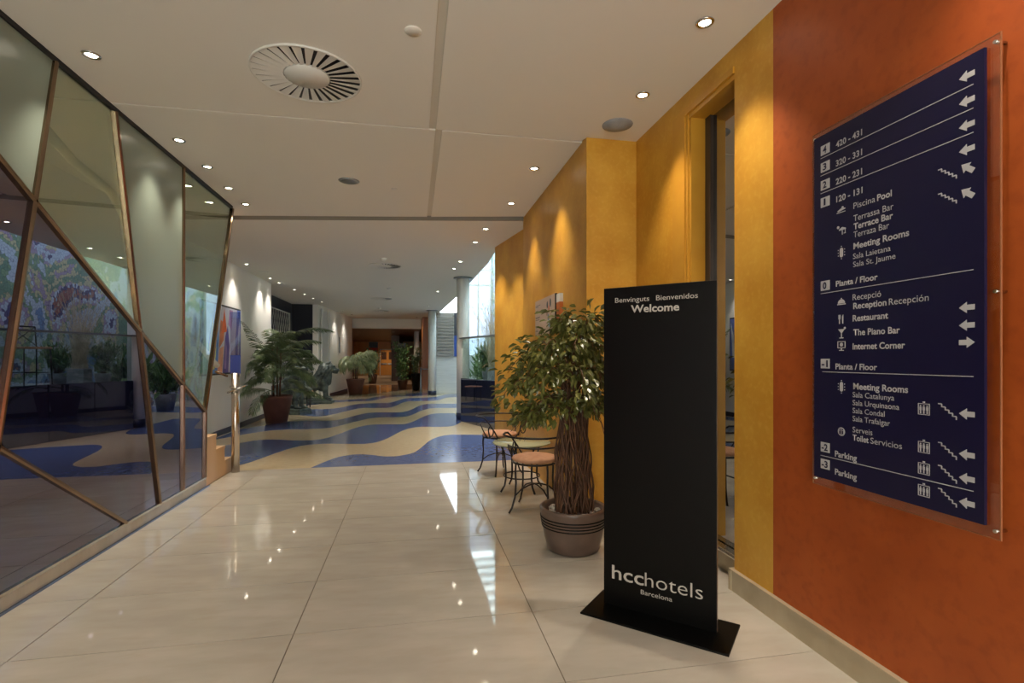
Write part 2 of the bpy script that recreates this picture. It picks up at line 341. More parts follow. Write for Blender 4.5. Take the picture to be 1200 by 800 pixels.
# ---- left
struct('wall_left', MB().box(-3.6, -3.3, -3.2, 13.0, 0, 3.3), M['white'])
struct('wall_left', MB().box(-4.1, -3.86, 12.6, 18.2, 0, 3.3).box(-3.86, -3.2, 17.68, 17.9, 0, 3.3).box(-3.86, -3.61, 12.6, 12.8, 0, 3.3), M['dark_navy'])
struct('wall_left', MB().prism([(-3.22, 17.66), (-3.05, 17.66), (-2.68, 22.0), (-2.62, 23.4), (-3.3, 23.4)], 0, 3.3), M['white'])
struct('baseboard_left', MB().box(-3.3, -3.285, 6.7, 13.015, 0, .1), M['navy_skirt'])
struct('baseboard_left', MB().obox((-2.665, 22.0), (-3.035, 17.66), -.018, 0, .1), M['navy_skirt'])
d1 = struct('door_1', MB().obox((-3.012, 17.95), (-2.94, 18.8), .02, .1, 2.95), M['white_plain'])
MB().obox((-3.000, 17.85), (-2.988, 17.95), .045, .0, 3.0).obox((-2.925, 18.8), (-2.916, 18.9), .045, 0, 3.0).build('door_frame', M['white_plain'], d1)
MB().tube([(-2.94, 18.68, 1.02), (-2.885, 18.68, 1.02), (-2.885, 18.58, 1.02)], .012, 6).build('door_handle', M['steel'], d1)
struct('wall_back', MB().box(-3.6, -2.12, -3.4, -3.2, 0, 3.3).box(-2.12, 1.83, -3.4, -3.2, 3.0, 3.3), M['white'])
en = struct('added_fill_window', MB().box(-2.12, 1.83, -3.32, -3.30, .02, 3.0), mirror_mix('warm_tinted_glass', (.9, .9, .9, 1), .08, (.96, .91, .82, 1), True))  # unseen glazing added behind the camera to let in warm fill daylight
for x in (-2.09, -1.1, -.13, .85, 1.80): MB().box(x-.03, x+.03, -3.36, -3.22, 0, 3.0).build('mullion', M['iron'], en)
struct('trim_4', MB().prism([(-3.3, 7.235), (1.375, 6.425), (1.42, 6.44), (1.42, 6.5), (-3.3, 7.3)], CF_, 3.182), mat('painted_step_shade', lin(128, 121, 110), .8))  # fascia of the ceiling step, its shadow line painted in as dark colour
# ---- ceiling: suspended panels with open joints, lower slab over the hall
CE = 3.15
cl = struct('ceiling', MB().prism([(-3.6, -3.4), (2.1, -3.4), (2.1, 6.5), (1.42, 6.5), (-3.6, 7.35)], CE+.0125, CE+.1), M['ceil_gap'])
def panel(poly): MB().prism(poly, CE, CE+.012).build('ceiling_panel', M['ceiling'], cl)
G0, G1 = .125, .178      # groove
panel([(-3.3, -3.2), (G0, -3.2), (G0, 4.085), (-3.3, 4.085)])
panel([(G1, -3.2), (XR, -3.2), (XR, 4.0), (1.40, 4.0), (1.37, 4.085), (G1, 4.085)])
panel([(-3.3, 4.105), (G0+.05, 4.105), (G0+.05, 6.63), (-3.3, 7.22)])
panel([(G1+.05, 4.105), (1.392, 4.105), (1.392, 6.38), (G1+.05, 6.62)])
CF = 3.11
cf = struct('ceiling', MB().prism([(-4.1, 7.42), (-3.3, 7.27), (1.37, 6.455), (1.5, 6.46), (1.6, 6.46), (1.33, 8.2), (1.37, 9.4), (1.30, 12.1), (1.24, 14.6), (1.0, 19.8), (.45, 23.7), (-4.1, 23.7)], CF, CF+.09), M['ceiling'])
struct('wall_upstand', MB().obox((1.31, 8.2), (1.33, 9.4), -.05, CF+.09, 6.3).obox((1.33, 9.4), (1.26, 12.1), .05, CF+.09, 6.3).obox((1.26, 12.1), (1.20, 14.6), .05, CF+.09, 6.3).obox((1.20, 14.6), (.96, 19.9), .05, CF+.09, 6.3), M['white_plain'])
# header beam and lobby shell
struct('trim_1', MB().prism([(-3.3, 23.42), (.6, 23.42), (.6, 23.7), (-3.3, 23.7)], 2.68, CF), M['white_plain'])
struct('ceiling', MB().box(-6.2, 1.7, 23.7, 43.2, 2.70, 2.85), M['dark_wood'])
struct('wall_lobby', MB().box(-6.2, -4.6, 23.4, 43.2, 0, 2.85).box(-6.2, -3.3, 23.2, 23.5, 0, 2.85), M['brown_wood'])
struct('wall_lobby', MB().box(-4.6, 1.7, 42.2, 42.5, 0, 2.85), M['gold_wood'])
struct('wall_lobby', MB().box(1.3, 1.7, 23.7, 42.2, 0, 2.85), M['brown_wood'])
struct('wall_lobby', MB().box(-1.25, -.8, 31.0, 42.0, 0, 2.7), M['dark_wood'])
struct('wall_wood', MB().prism([(.36, 23.4), (.40, 22.2), (.70, 22.2), (.84, 20.0), (.95, 20.0), (.95, 23.7), (.36, 23.7)], 0, CF), M['brown_wood'])
for cx, cy, r in ((1.075, 11.2, .14), (.69, 19.02, .145), (.17, 25.9, .13)):
    h = CF if cy < 23 else 2.7
    c = struct('column', MB().lathe([(r, 0), (r, h)], 48, (cx, cy, 0)), M['white_plain'])
    c['kind'] = 'structure'
    MB().lathe([(r+.012, .001), (r+.012, .16), (r+.001, .161)], 48, (cx, cy, 0)).build('column_base', M['navy_skirt'], c)
    if cy < 23: MB().lathe([(r, h-.03), (r+.07, h-.025), (r+.07, h-.002)], 48, (cx, cy, 0)).build('column_collar', M['rail'], c)

# ---- atrium shell
struct('wall_atrium', MB().box(3.05, 3.25, 6.2, 20.0, 0, 6.3), M['mosaic'])
struct('wall_atrium', MB().box(2.1, 3.2, 6.2, 6.45, 0, 6.0), M['white'])
ew = struct('wall_atrium', MB().box(.84, 3.05, 19.8, 20.0, 0, 1.42).box(.84, 1.80, 19.8, 20.0, 1.42, 3.12), M['boards'])
for k in range(9):
    MB().box(.84, 3.05, 19.785, 19.80, .01+k*.157, .157+k*.157-.008).build('board', M['boards'], ew)
for k in range(10):
    MB().box(.84, 1.80, 19.785, 19.80, 1.425+k*.168, 1.425+.16+k*.168).build('board', M['boards'], ew)
wn = struct('window_2', MB().box(1.80, 3.05, 19.90, 19.92, 1.42, 6.2), mirror_mix('frosted_sky_glazing', (.9, 1, 1, 1), .06, (.36, .385, .42, 1), True))
for x in (1.83, 2.50, 3.00): MB().box(x-.03, x+.03, 19.84, 19.90, 1.42, 6.2).build('mullion', M['white_plain'], wn)
for z in (1.45, 4.2, 4.8, 5.5, 6.17): MB().box(1.80, 3.05, 19.845, 19.895, z-.03, z+.03).build('transom', M['white_plain'], wn)
# glazed roof of the atrium
rw = struct('window_3', MB().box(.9, 3.25, 6.45, 20.0, 6.3, 6.32), M['clear'])
for k in range(19): MB().box(1.05, 3.05, 6.5+k*.7, 6.62+k*.7, 6.16, 6.3).build('roof_beam', M['rail'], rw)

# ================================================================== THINGS
# ---- slatted stair screen on the far atrium wall
ss = thing('slat_screen', 'weathered horizontal slat screen above the white boarded wall', 'screen', (1.19, 19.70, 1.43))
MB().box(-.34, -.30, 0, .05, 0, 1.66).box(.30, .34, 0, .05, 0, 1.66).build('frame', M['slat'], ss)
for k in range(14):
    s_ = MB().box(-.33, .33, -.03, .0, .01+k*.118, .01+k*.118+(.10 if k > 6 else .07)).build('slat', M['slat'], ss)
bn = thing('hanging_banner', 'narrow dark blue banner hanging beside the white column', 'banner', (1.62, 19.768, 1.42))
MB().box(-.07, .07, 0, .015, 0, .80).build('lower_cloth', M['banner'], bn)
MB().box(-.07, .07, 0, .015, .80, 1.68).build('upper_cloth', M['dark_navy'], bn)

# ---- terrace: raised deck behind a polished parapet
tr = struct('terrace', MB().prism([(1.08, 11.0), (1.56, 9.45), (1.8, 8.6), (1.95, 8.1), (2.1, 6.5), (3.04, 6.5), (3.04, 11.6), (1.5, 11.6)], 0, .86), M['grey_stone'])
tr['kind'] = 'structure'
pp = [(1.0, 10.95), (1.25, 10.2), (1.5, 9.46), (1.72, 8.75), (1.9, 8.12)]
bal = thing('glass_balustrade', 'polished navy parapet with clear glass balustrade and grey handrail by the white column', 'balustrade', (0, 0, 0))
for a, b in zip(pp, pp[1:]):
    d = (Vector(b)-Vector(a)).normalized()*.006
    MB().obox((a[0]+d.x, a[1]+d.y), (b[0]-d.x, b[1]-d.y), -.06, .0, .92).build('parapet_panel', M['navy_panel'], bal)
    MB().obox((a[0]+.035+d.x, a[1]+d.y+.01), (b[0]+.035-d.x, b[1]-d.y+.01), -.012, .92, 1.76).build('glass_panel', M['clear'], bal)
MB().obox((pp[0][0]-.03, pp[0][1]+.1), (pp[2][0]-.03, pp[2][1]), -.12, 1.76, 1.79).obox((pp[2][0]-.03, pp[2][1]), (pp[4][0]-.03, pp[4][1]), -.12, 1.76, 1.79).build('handrail', M['rail'], bal)
# ---- leaf helpers
def leaf_mesh(name, m, L=.07, W=.03, fold=.25):
    mb = MB()
    P = [(0, 0, 0), (L*.35, W/2, W*fold), (L*.75, W*.36, W*fold*.7), (L, 0, -L*.08), (L*.75, -W*.36, W*fold*.7), (L*.35, -W/2, W*fold), (L*.5, 0, 0)]
    mb.add(P, [(0, 6, 1), (1, 6, 2), (2, 6, 3), (0, 5, 6), (5, 4, 6), (4, 3, 6)])
    return mb.mesh(name, m)
def scatter_leaf(mb, p, d, L, W, rnd=random):
    d = Vector(d).normalized(); s = d.cross(Vector((rnd.uniform(-.6, .6), rnd.uniform(-.6, .6), 1))).normalized(); n = s.cross(d)
    p = Vector(p)
    mb.add([p, p+d*L*.4+s*W/2+n*W*.15, p+d*L, p+d*L*.4-s*W/2+n*W*.15], [(0, 1, 2), (0, 2, 3)])
def bushy(name, label, cat, loc, h, r, leafm, potm, pot_r, pot_h, L=.12, W=.04, n=500, up=.3, seed=1, crown0=.25):
    rd = random.Random(seed); t = thing(name, label, cat, loc)
    MB().lathe([(pot_r*.75, 0), (pot_r, pot_h*.95), (pot_r, pot_h), (pot_r*.88, pot_h), (pot_r*.86, pot_h*.9), (0.001, pot_h*.88)], 24).build('pot', potm, t)
    st = MB(); fo = MB()
    for k in range(9):
        a = rd.uniform(0, 2*PI); e = Vector((math.cos(a)*r*rd.uniform(.2, .8), math.sin(a)*r*rd.uniform(.2, .8), h*rd.uniform(.6, .98)))
        b = Vector((rd.uniform(-.3, .3)*pot_r, rd.uniform(-.3, .3)*pot_r, pot_h*.85)); mid = (b+e)/2+Vector((0, 0, h*.08))
        pts = [b*(1-u)*(1-u)+mid*2*u*(1-u)+e*u*u for u in [i/6 for i in range(7)]]
        st.tube(pts, .014, 5, r1=.005)
        for _ in range(n//9):
            u = rd.uniform(crown0, 1); q = b*(1-u)*(1-u)+mid*2*u*(1-u)+e*u*u
            q = q+Vector((rd.gauss(0, 1), rd.gauss(0, 1), rd.gauss(0, .8)))*r*.22
            q.z = max(q.z, pot_h+.02)
            d = Vector((q.x*1.2+rd.gauss(0, .3), q.y*1.2+rd.gauss(0, .3), up+rd.gauss(0, .4)))
            scatter_leaf(fo, q, d, L*rd.uniform(.7, 1.2), W*rd.uniform(.8, 1.2), rd)
    st.build('stem', M['vine'], t)
    f = fo.build('foliage', leafm, t); f['kind'] = 'stuff'
    return t
# terrace planting and furniture
dg = thing('dried_grass_planter', 'square grey stone planter of tall pale dried grasses behind the balustrade glass', 'plant', (1.62, 10.45, .86))
MB().prism([(-.13, -.13), (.13, -.13), (.13, .13), (-.13, .13)], 0, .30).build('planter', M['grey_stone'], dg, bevel=.006)
g = MB(); rd = random.Random(4)
for k in range(150):
    a = rd.uniform(0, 2*PI); e = rd.uniform(.05, .42); h = rd.uniform(.5, 1.55)*(1-.25*e)
    p0 = Vector((rd.uniform(-.09, .09), rd.uniform(-.09, .09), .28))
    pts = [p0+Vector((math.cos(a)*e*u*u, math.sin(a)*e*u*u, h*u)) for u in (0, .35, .7, 1)]
    g.tube(pts, .0045, 3, r1=.002, caps=False)
    if k % 2 == 0:
        for _ in range(4): scatter_leaf(g, pts[3]-Vector((0, 0, rd.uniform(0, .25))), (rd.gauss(0, 1), rd.gauss(0, 1), 1.5), .09, .012, rd)
g.build('grasses', M['dry_grass'], dg)['kind'] = 'stuff'
bushy('leafy_plant', 'green leafy shrub behind the balustrade glass beside the white column', 'plant', (1.62, 11.15, .86), .8, .24, M['bush_leaf'], M['grey_stone'], .14, .2, .13, .035, 700, .5, 11, .1)
bushy('leafy_plant', 'green leafy shrub behind the balustrade glass nearest the yellow wall', 'plant', (2.4, 11.2, .86), .7, .26, M['bush_leaf'], M['grey_stone'], .15, .2, .13, .035, 700, .5, 12, .1)
bushy('broadleaf_plant', 'dark broad leaved plant at the foot of the mosaic mural', 'plant', (2.1, 12.9, 0), 1.35, .5, M['bush_leaf'], M['grey_stone'], .25, .42, .34, .10, 420, .6, 13, .1)
bushy('broadleaf_plant', 'broad leaved green plant in the atrium farther along the mural', 'plant', (2.1, 14.8, 0), 1.2, .5, M['bush_leaf'], M['grey_stone'], .25, .42, .34, .10, 420, .6, 14, .1)

# ---- bistro chair and table
def arc(r, a0, a1, z, n=16, zc=None): return [(r*math.cos(math.radians(a0+(a1-a0)*i/n)), r*math.sin(math.radians(a0+(a1-a0)*i/n)), z if zc is None else zc(i/n)) for i in range(n+1)]
def make_chair(label, loc, rz, tall=False):
    t = thing('bistro_chair', label, 'chair', loc, rz)
    H = .43
    MB().tube(arc(.195, 0, 360, H, 28)[:-1], .009, 8, True).build('seat_frame', M['iron'], t)
    MB().lathe([(.0, .437), (.17, .437), (.195, .445), (.205, .46), (.195, .475), (.15, .487), (.06, .492), (.001, .493)], 32).build('seat', M['cushion'], t)
    for k in range(4):
        a = math.radians(45+90*k); c, s = math.cos(a), math.sin(a)
        pr = [(.195, H), (.200, .36), (.195, .26), (.205, .14), (.235, .05), (.265, .009)]
        MB().tube([(c*r, s*r, z) for r, z in pr], .009, 6).build('leg', M['iron'], t)
    # arched stretchers between the legs
    for k in (0, 1):
        a = math.radians(45+90*k); c, s = math.cos(a), math.sin(a)
        MB().tube([(c*r, s*r, z) for r, z in [(-.205, .15), (-.14, .20), (-.06, .226), (0, .232), (.06, .226), (.14, .20), (.205, .15)]], .007, 6).build('stretcher', M['iron'], t)
    # back hoop: rises from both front corners, curls out and runs round the back (+x is the back)
    def hoop(zt, ro, a_end, zs):
        pts = []
        for i in range(33):
            u = i/32; a = math.radians(-a_end+2*a_end*u); e = min(u, 1-u)*2
            k = min(1, e/.28); z = zs+(zt-zs)*math.sin(k*PI/2); r = .2+(ro-.2)*math.sin(min(1, e/.16)*PI/2)
            pts.append((r*math.cos(a), r*math.sin(a), z))
        return pts
    MB().tube(hoop(.67, .275, 140, .43), .0085, 8).build('back_hoop', M['iron'], t)
    MB().tube(hoop(.58, .235, 100, .43), .007, 8).build('lower_hoop', M['iron'], t)
    for sgn in (-1, 1):
        pts = [(-.15+.05*math.cos(u)*1.0, sgn*(.17+.055), .52+.055*math.sin(u)) for u in [PI*1.9*i/14 for i in range(15)]]
        MB().tube([(-.10, sgn*.2, .43)]+pts, .007, 6).build('arm_scroll', M['iron'], t)
    return t
make_chair('wrought iron chair with tan round seat, beside the big potted ficus', (1.06, 4.42, 0), math.radians(-115))
make_chair('wrought iron chair with tan round seat, farther one nearest the blue wave', (1.0, 5.93, 0), math.radians(115))
tb = thing('bistro_table', 'low round glass topped iron table between the two tan chairs', 'table', (1.09, 5.12, 0))
MB().lathe([(.0, .478), (.295, .478), (.298, .482), (.298, .488), (.295, .492), (.001, .492)], 48).build('tabletop', M['green_glass'], tb)
MB().tube(arc(.24, 0, 360, .468, 28)[:-1], .008, 8, True).build('top_ring', M['iron'], tb)
MB().tube(arc(.185, 0, 360, .15, 28)[:-1], .007, 8, True).build('lower_ring', M['iron'], tb)
for k in range(4):
    a = math.radians(20+90*k); c, s = math.cos(a), math.sin(a)
    MB().tube([(c*r, s*r, z) for r, z in [(.24, .47), (.205, .40), (.19, .28), (.185, .15), (.20, .07), (.245, .008)]], .010, 6).build('leg', M['iron'], tb)
# seating on the raised terrace, seen mirrored in the dark glass panels
t2 = thing('terrace_chair', 'black iron cross back chair on the terrace, mirrored in the dark glass panels', 'chair', (2.0, 9.85, .86), math.radians(-60))
MB().box(-.2, .2, -.2, .2, .64, .675).build('seat', M['cushion'], t2, bevel=.01)
for x in (-.18, .18):
    MB().tube([(x, -.18, .64), (x*1.08, -.21, 0.008)], .011, 6).build('leg', M['iron'], t2)
    MB().tube([(x*1.08, .21, .008), (x, .18, .64), (x, .22, 1.02)], .011, 6).build('back_leg', M['iron'], t2)
MB().tube([(-.18, .22, 1.02), (.18, .22, 1.02)], .012, 6).tube([(-.18, .22, 1.02), (.18, .185, .70)], .007, 6).tube([(.18, .22, 1.02), (-.18, .185, .70)], .007, 6).build('backrest', M['iron'], t2)
MB().tube([(-.19, -.2, .25), (.19, -.2, .25)], .008, 6).tube([(-.19, .2, .25), (.19, .2, .25)], .008, 6).build('footrest', M['iron'], t2)
t3 = thing('terrace_table', 'dark round iron table on the terrace, mirrored in the dark glass panels', 'table', (2.55, 9.35, .86))
MB().lathe([(.0, .90), (.36, .90), (.365, .915), (.36, .93), (.001, .93)], 32).build('tabletop', M['iron'], t3)
for k in range(3):
    a = 2*PI*k/3; MB().tube([(.28*math.cos(a), .28*math.sin(a), .90), (.12*math.cos(a), .12*math.sin(a), .5), (.30*math.cos(a), .30*math.sin(a), .008)], .011, 6).build('leg', M['iron'], t3)

# ---- ficus with woven trunk
fi = thing('ficus_tree', 'potted ficus tree with a woven vine trunk beside the black welcome stand', 'plant', (1.11, 3.47, 0))
pot = MB().lathe([(.165, 0), (.18, .01), (.205, .10), (.222, .20), (.232, .275), (.236, .295), (.232, .303), (.21, .303), (.205, .29), (.20, .255), (.001, .25)], 48).build('pot', M['brown_pot'], fi)
for k in range(4):
    z = .175+k*.021; r = .2185+k*.0035
    MB().tube(arc(r, 0, 360, z, 40)[:-1], .0045, 6, True).build('ring_band', M['black'], pot)
pb = None; rd = random.Random(9)
for k in range(46):
    a = rd.uniform(0, 2*PI); r = rd.uniform(.13, .185)
    if pb is None: pb = MB().ball((0, 0, 0), (.024, .019, .013), 7, 5).build('pebble', M['pebble'], fi, loc=(r*math.cos(a), r*math.sin(a), .262))
    else: copy_obj(pb, fi, (r*math.cos(a), r*math.sin(a), .262+rd.uniform(0, .01)), (0, 0, rd.uniform(0, 6)), [rd.uniform(.7, 1.25)]*3)
for k in range(56):
    a0 = 2*PI*k/56*2; tw = rd.choice((-1, 1))*rd.uniform(.5, 1.7); rb = rd.uniform(.105, .15) if k % 5 else rd.uniform(.03, .08); pts = []
    top = rd.uniform(.95, 1.2); ph = rd.uniform(0, 6)
    for i in range(15):
        u = i/14; r = (rb*(1-.38*u))*(1+.07*math.sin(ph+u*17)); a = a0+tw*u+.12*math.sin(ph+u*11)
        pts.append((r*math.cos(a), r*math.sin(a), .25+(top-.25)*u))
    MB().tube(pts, .0075*rd.uniform(.7, 1.25), 5, r1=.005, caps=False).build('vine_stem', M['vine'], fi)
# crown
lm = leaf_mesh('ficus_leaf', M['ficus_leaf'], .066, .034)
spots = []
camdir = Vector((-.3, -.95, 0)).normalized()
def crown_branch(a, R, z0, zr, droop, n, br):
    c, s = math.cos(a), math.sin(a); pts = []
    for i in range(9):
        u = i/8; pts.append(Vector((c*R*u*(1-.08*u)+rd.gauss(0, .008), s*R*u*(1-.08*u)+rd.gauss(0, .008), z0+zr*math.sin(u*PI*.62)-droop*u*u)))
    br.tube(pts, .007, 5, r1=.002, caps=False)
    for _ in range(n):
        u = rd.uniform(.25, 1)**.8; i = min(7, int(u*8)); q = pts[i].lerp(pts[i+1], u*8-i)
        off = Vector((rd.gauss(0, 1), rd.gauss(0, 1), rd.gauss(-.3, .8)))*(.022+.035*u); q = q+off
        d = Vector((c*.6, s*.6, -.45))+off.normalized()*.9+Vector((rd.gauss(0, .3), rd.gauss(0, .3), rd.gauss(-.1, .3)))
        spots.append((q, d.normalized(), rd.uniform(.75, 1.2)))
brm = MB()
for k in range(30):
    a = 2*PI*k/30*1.0+rd.uniform(-.15, .15); tier = k % 3
    R = rd.uniform(.30, .52) if math.cos(a) < .2 else rd.uniform(.25, .40)
    if tier == 0: crown_branch(a, R*.75, 1.12, .42, .12, 52, brm)
    elif tier == 1: crown_branch(a, R, 1.05, .34, .22, 62, brm)
    else: crown_branch(a, R*1.0, .98, .22, .36, 62, brm)
crown_branch(math.radians(192), .62, 1.12, .22, .28, 85, brm)
crown_branch(math.radians(200), .54, .96, .12, .26, 90, brm)
crown_branch(math.radians(186), .50, .99, .10, .24, 80, brm)
crown_branch(math.radians(175), .50, 1.2, .30, .24, 90, brm)
for k in range(8): crown_branch(rd.uniform(0, 6.28), rd.uniform(.08, .2), 1.3, .36, .04, 34, brm)
spots = [q for q in spots if q[0].z > (.90 if q[0].x < -.16 else .97)]
brm.build('branches', M['vine'], fi)['kind'] = 'stuff'
spots.sort(key=lambda q: -(q[0].dot(camdir)+.25*abs(q[0].x)+rd.uniform(0, .12)))
def rot_of(d, roll):
    x = d; y = Vector((0, 0, 1)).cross(x)
    if y.length < .05: y = Vector((0, 1, 0))
    y.normalize(); z = x.cross(y); m = Matrix((x, y, z)).transposed()
    return (m @ Matrix.Rotation(roll, 3, 'X')).to_euler()
rest = MB()
for i, (q, d, sc_) in enumerate(spots):
    roll = rd.uniform(-.9, .9)
    if i < 290:
        o = bpy.data.objects.new('leaf', lm); COL.objects.link(o); o.parent = fi; o.location = q; o.rotation_euler = rot_of(d, roll); o.scale = (sc_,)*3
    else:
        R3 = rot_of(d, roll).to_matrix()
        rest.add([q+R3 @ (v.co*sc_) for v in lm.vertices], [tuple(p.vertices) for p in lm.polygons])
rest.build('foliage', M['ficus_leaf'], fi)['kind'] = 'stuff'

# ---- palms
def frond(L, lift, bend, m, nl=24, ll=.26, lw=.020, droopl=.35, rd=random, stalk=.25):
    """one arching feather frond along local +x"""
    mb = MB(); pts = []
    for i in range(13):
        u = i/12; ang = lift-bend*u
        if i == 0: p = Vector((0, 0, 0))
        else: p = pts[-1]+Vector((math.cos(ang), 0, math.sin(ang)))*L/12
        pts.append(p)
    mb.tube(pts, .009, 4, r1=.002, caps=False)
    for i in range(nl):
        u = stalk+(1-stalk)*i/(nl-1); k = min(11, int(u*12)); p = pts[k].lerp(pts[k+1], u*12-k); d = (pts[k+1]-pts[k]).normalized()
        l = ll*math.sin(PI*(.18+.72*(u-stalk)/(1-stalk)))*rd.uniform(.85, 1.1)
        for s in (-1, 1):
            q = (d*.75+Vector((0, s, 0))*.8+Vector((0, 0, -droopl*rd.uniform(.5, 1.4)))).normalized()
            q2 = (q+Vector((0, 0, -droopl*1.1))).normalized(); n = d.cross(q).normalized(); wv = d*lw*.5
            a = p; b = p+q*l*.5; c = p+q*l*.5+q2*l*.5
            mb.add([a-wv*.4, b-wv, c, b+wv, a+wv*.4], [(0, 1, 3, 4), (1, 2, 3)])
    return mb
def palm(label, loc, pot_r, pot_h, specs, m, trunk_h, seed, wall_x=-3.22, low=.12, **k):
    rd = random.Random(seed); t = thing('potted_palm', label, 'plant', loc)
    MB().lathe([(pot_r*.66, 0), (pot_r*.98, pot_h*.93), (pot_r, pot_h*.94), (pot_r, pot_h), (pot_r*.9, pot_h), (pot_r*.88, pot_h*.9), (.001, pot_h*.9)], 32).build('pot', M['terracotta'], t)
    for j in range(4):
        a = j*1.7; st = MB().tube([(.06*math.cos(a), .06*math.sin(a), pot_h*.88), (.08*math.cos(a), .08*math.sin(a), trunk_h+.05*j)], .02, 6, r1=.014).build('trunk', M['vine'], t)
    for az, L, lift, bend in specs:
        o = frond(L, math.radians(lift), math.radians(bend), m, rd=rd, **k).build('frond', m, t)
        a = math.radians(az); o.location = (.05*math.cos(a), .05*math.sin(a), trunk_h+rd.uniform(-low, .15)); o.rotation_euler = (rd.uniform(-.2, .2), 0, a)
        mw = Matrix.Translation(o.location) @ o.rotation_euler.to_matrix().to_4x4(); iv = mw.inverted(); lim = wall_x-loc[0]
        for v in o.data.vertices:
            q = mw @ v.co
            if q.x < lim: q.x = lim-.01*(q.x-lim); v.co = iv @ q
    return t
rd = random.Random(21)
sp = [(240, 1.4, 62, 25), (238, 1.1, 25, 45), (192, .5, 15, 55), (-4, 1.2, 58, 75), (5, .95, 30, 70), (-20, .9, 5, 60), (235, 1.0, -10, 45), (250, .9, 20, 90), (90, .9, 85, 20)]
for k in range(44): sp.append((k*8.2+rd.uniform(-8, 8), rd.uniform(.75, 1.05), rd.uniform(35, 85), rd.uniform(60, 120)))
palm('tall dark green potted palm in a terracotta pot before the nearer lion', (-2.80, 11.45, 0), .31, .57, [(a_, L_0*(.5 if 130 < a_ % 360 < 222 else 1), l_, b_) for a_, L_0, l_, b_ in sp], M['palm_leaf'], 1.48, 5, nl=34, ll=.30, lw=.022, low=.9)
sp = [(k*20+rd.uniform(-8, 8), rd.uniform(.8, 1.15), rd.uniform(40, 85), rd.uniform(110, 170)) for k in range(20)]
sp = [(a_, L_0*(.55 if 140 < a_ % 360 < 215 else 1), l_, b_) for a_, L_0, l_, b_ in sp]
palm('pale green drooping potted palm in a terracotta pot at the end of the white wall', (-2.12, 20.0, 0), .34, .58, sp, M['pale_leaf'], 1.15, 6, nl=34, ll=.5, lw=.034, droopl=.8, wall_x=-2.70)
bushy('lobby_plant', 'tall dark leafy plant in a pot between the brown lobby floor and white column', 'plant', (-.45, 23.0, 0), 2.1, .38, M['bush_leaf'], M['dark_wood'], .22, .4, .16, .07, 900, 0, 31, .1)
bushy('lobby_plant', 'slim dark bush in a tall black pot beside the wooden wall end', 'plant', (.12, 21.8, 0), 1.9, .2, M['palm_leaf'], M['black'], .2, .72, .12, .04, 900, .4, 32, .1)
bushy('lobby_plant', 'dark bush deep in the lobby behind the pale drooping palm', 'plant', (-2.1, 28.0, 0.012), 1.9, .5, M['palm_leaf'], M['dark_wood'], .24, .5, .16, .06, 700, .2, 33, .1)

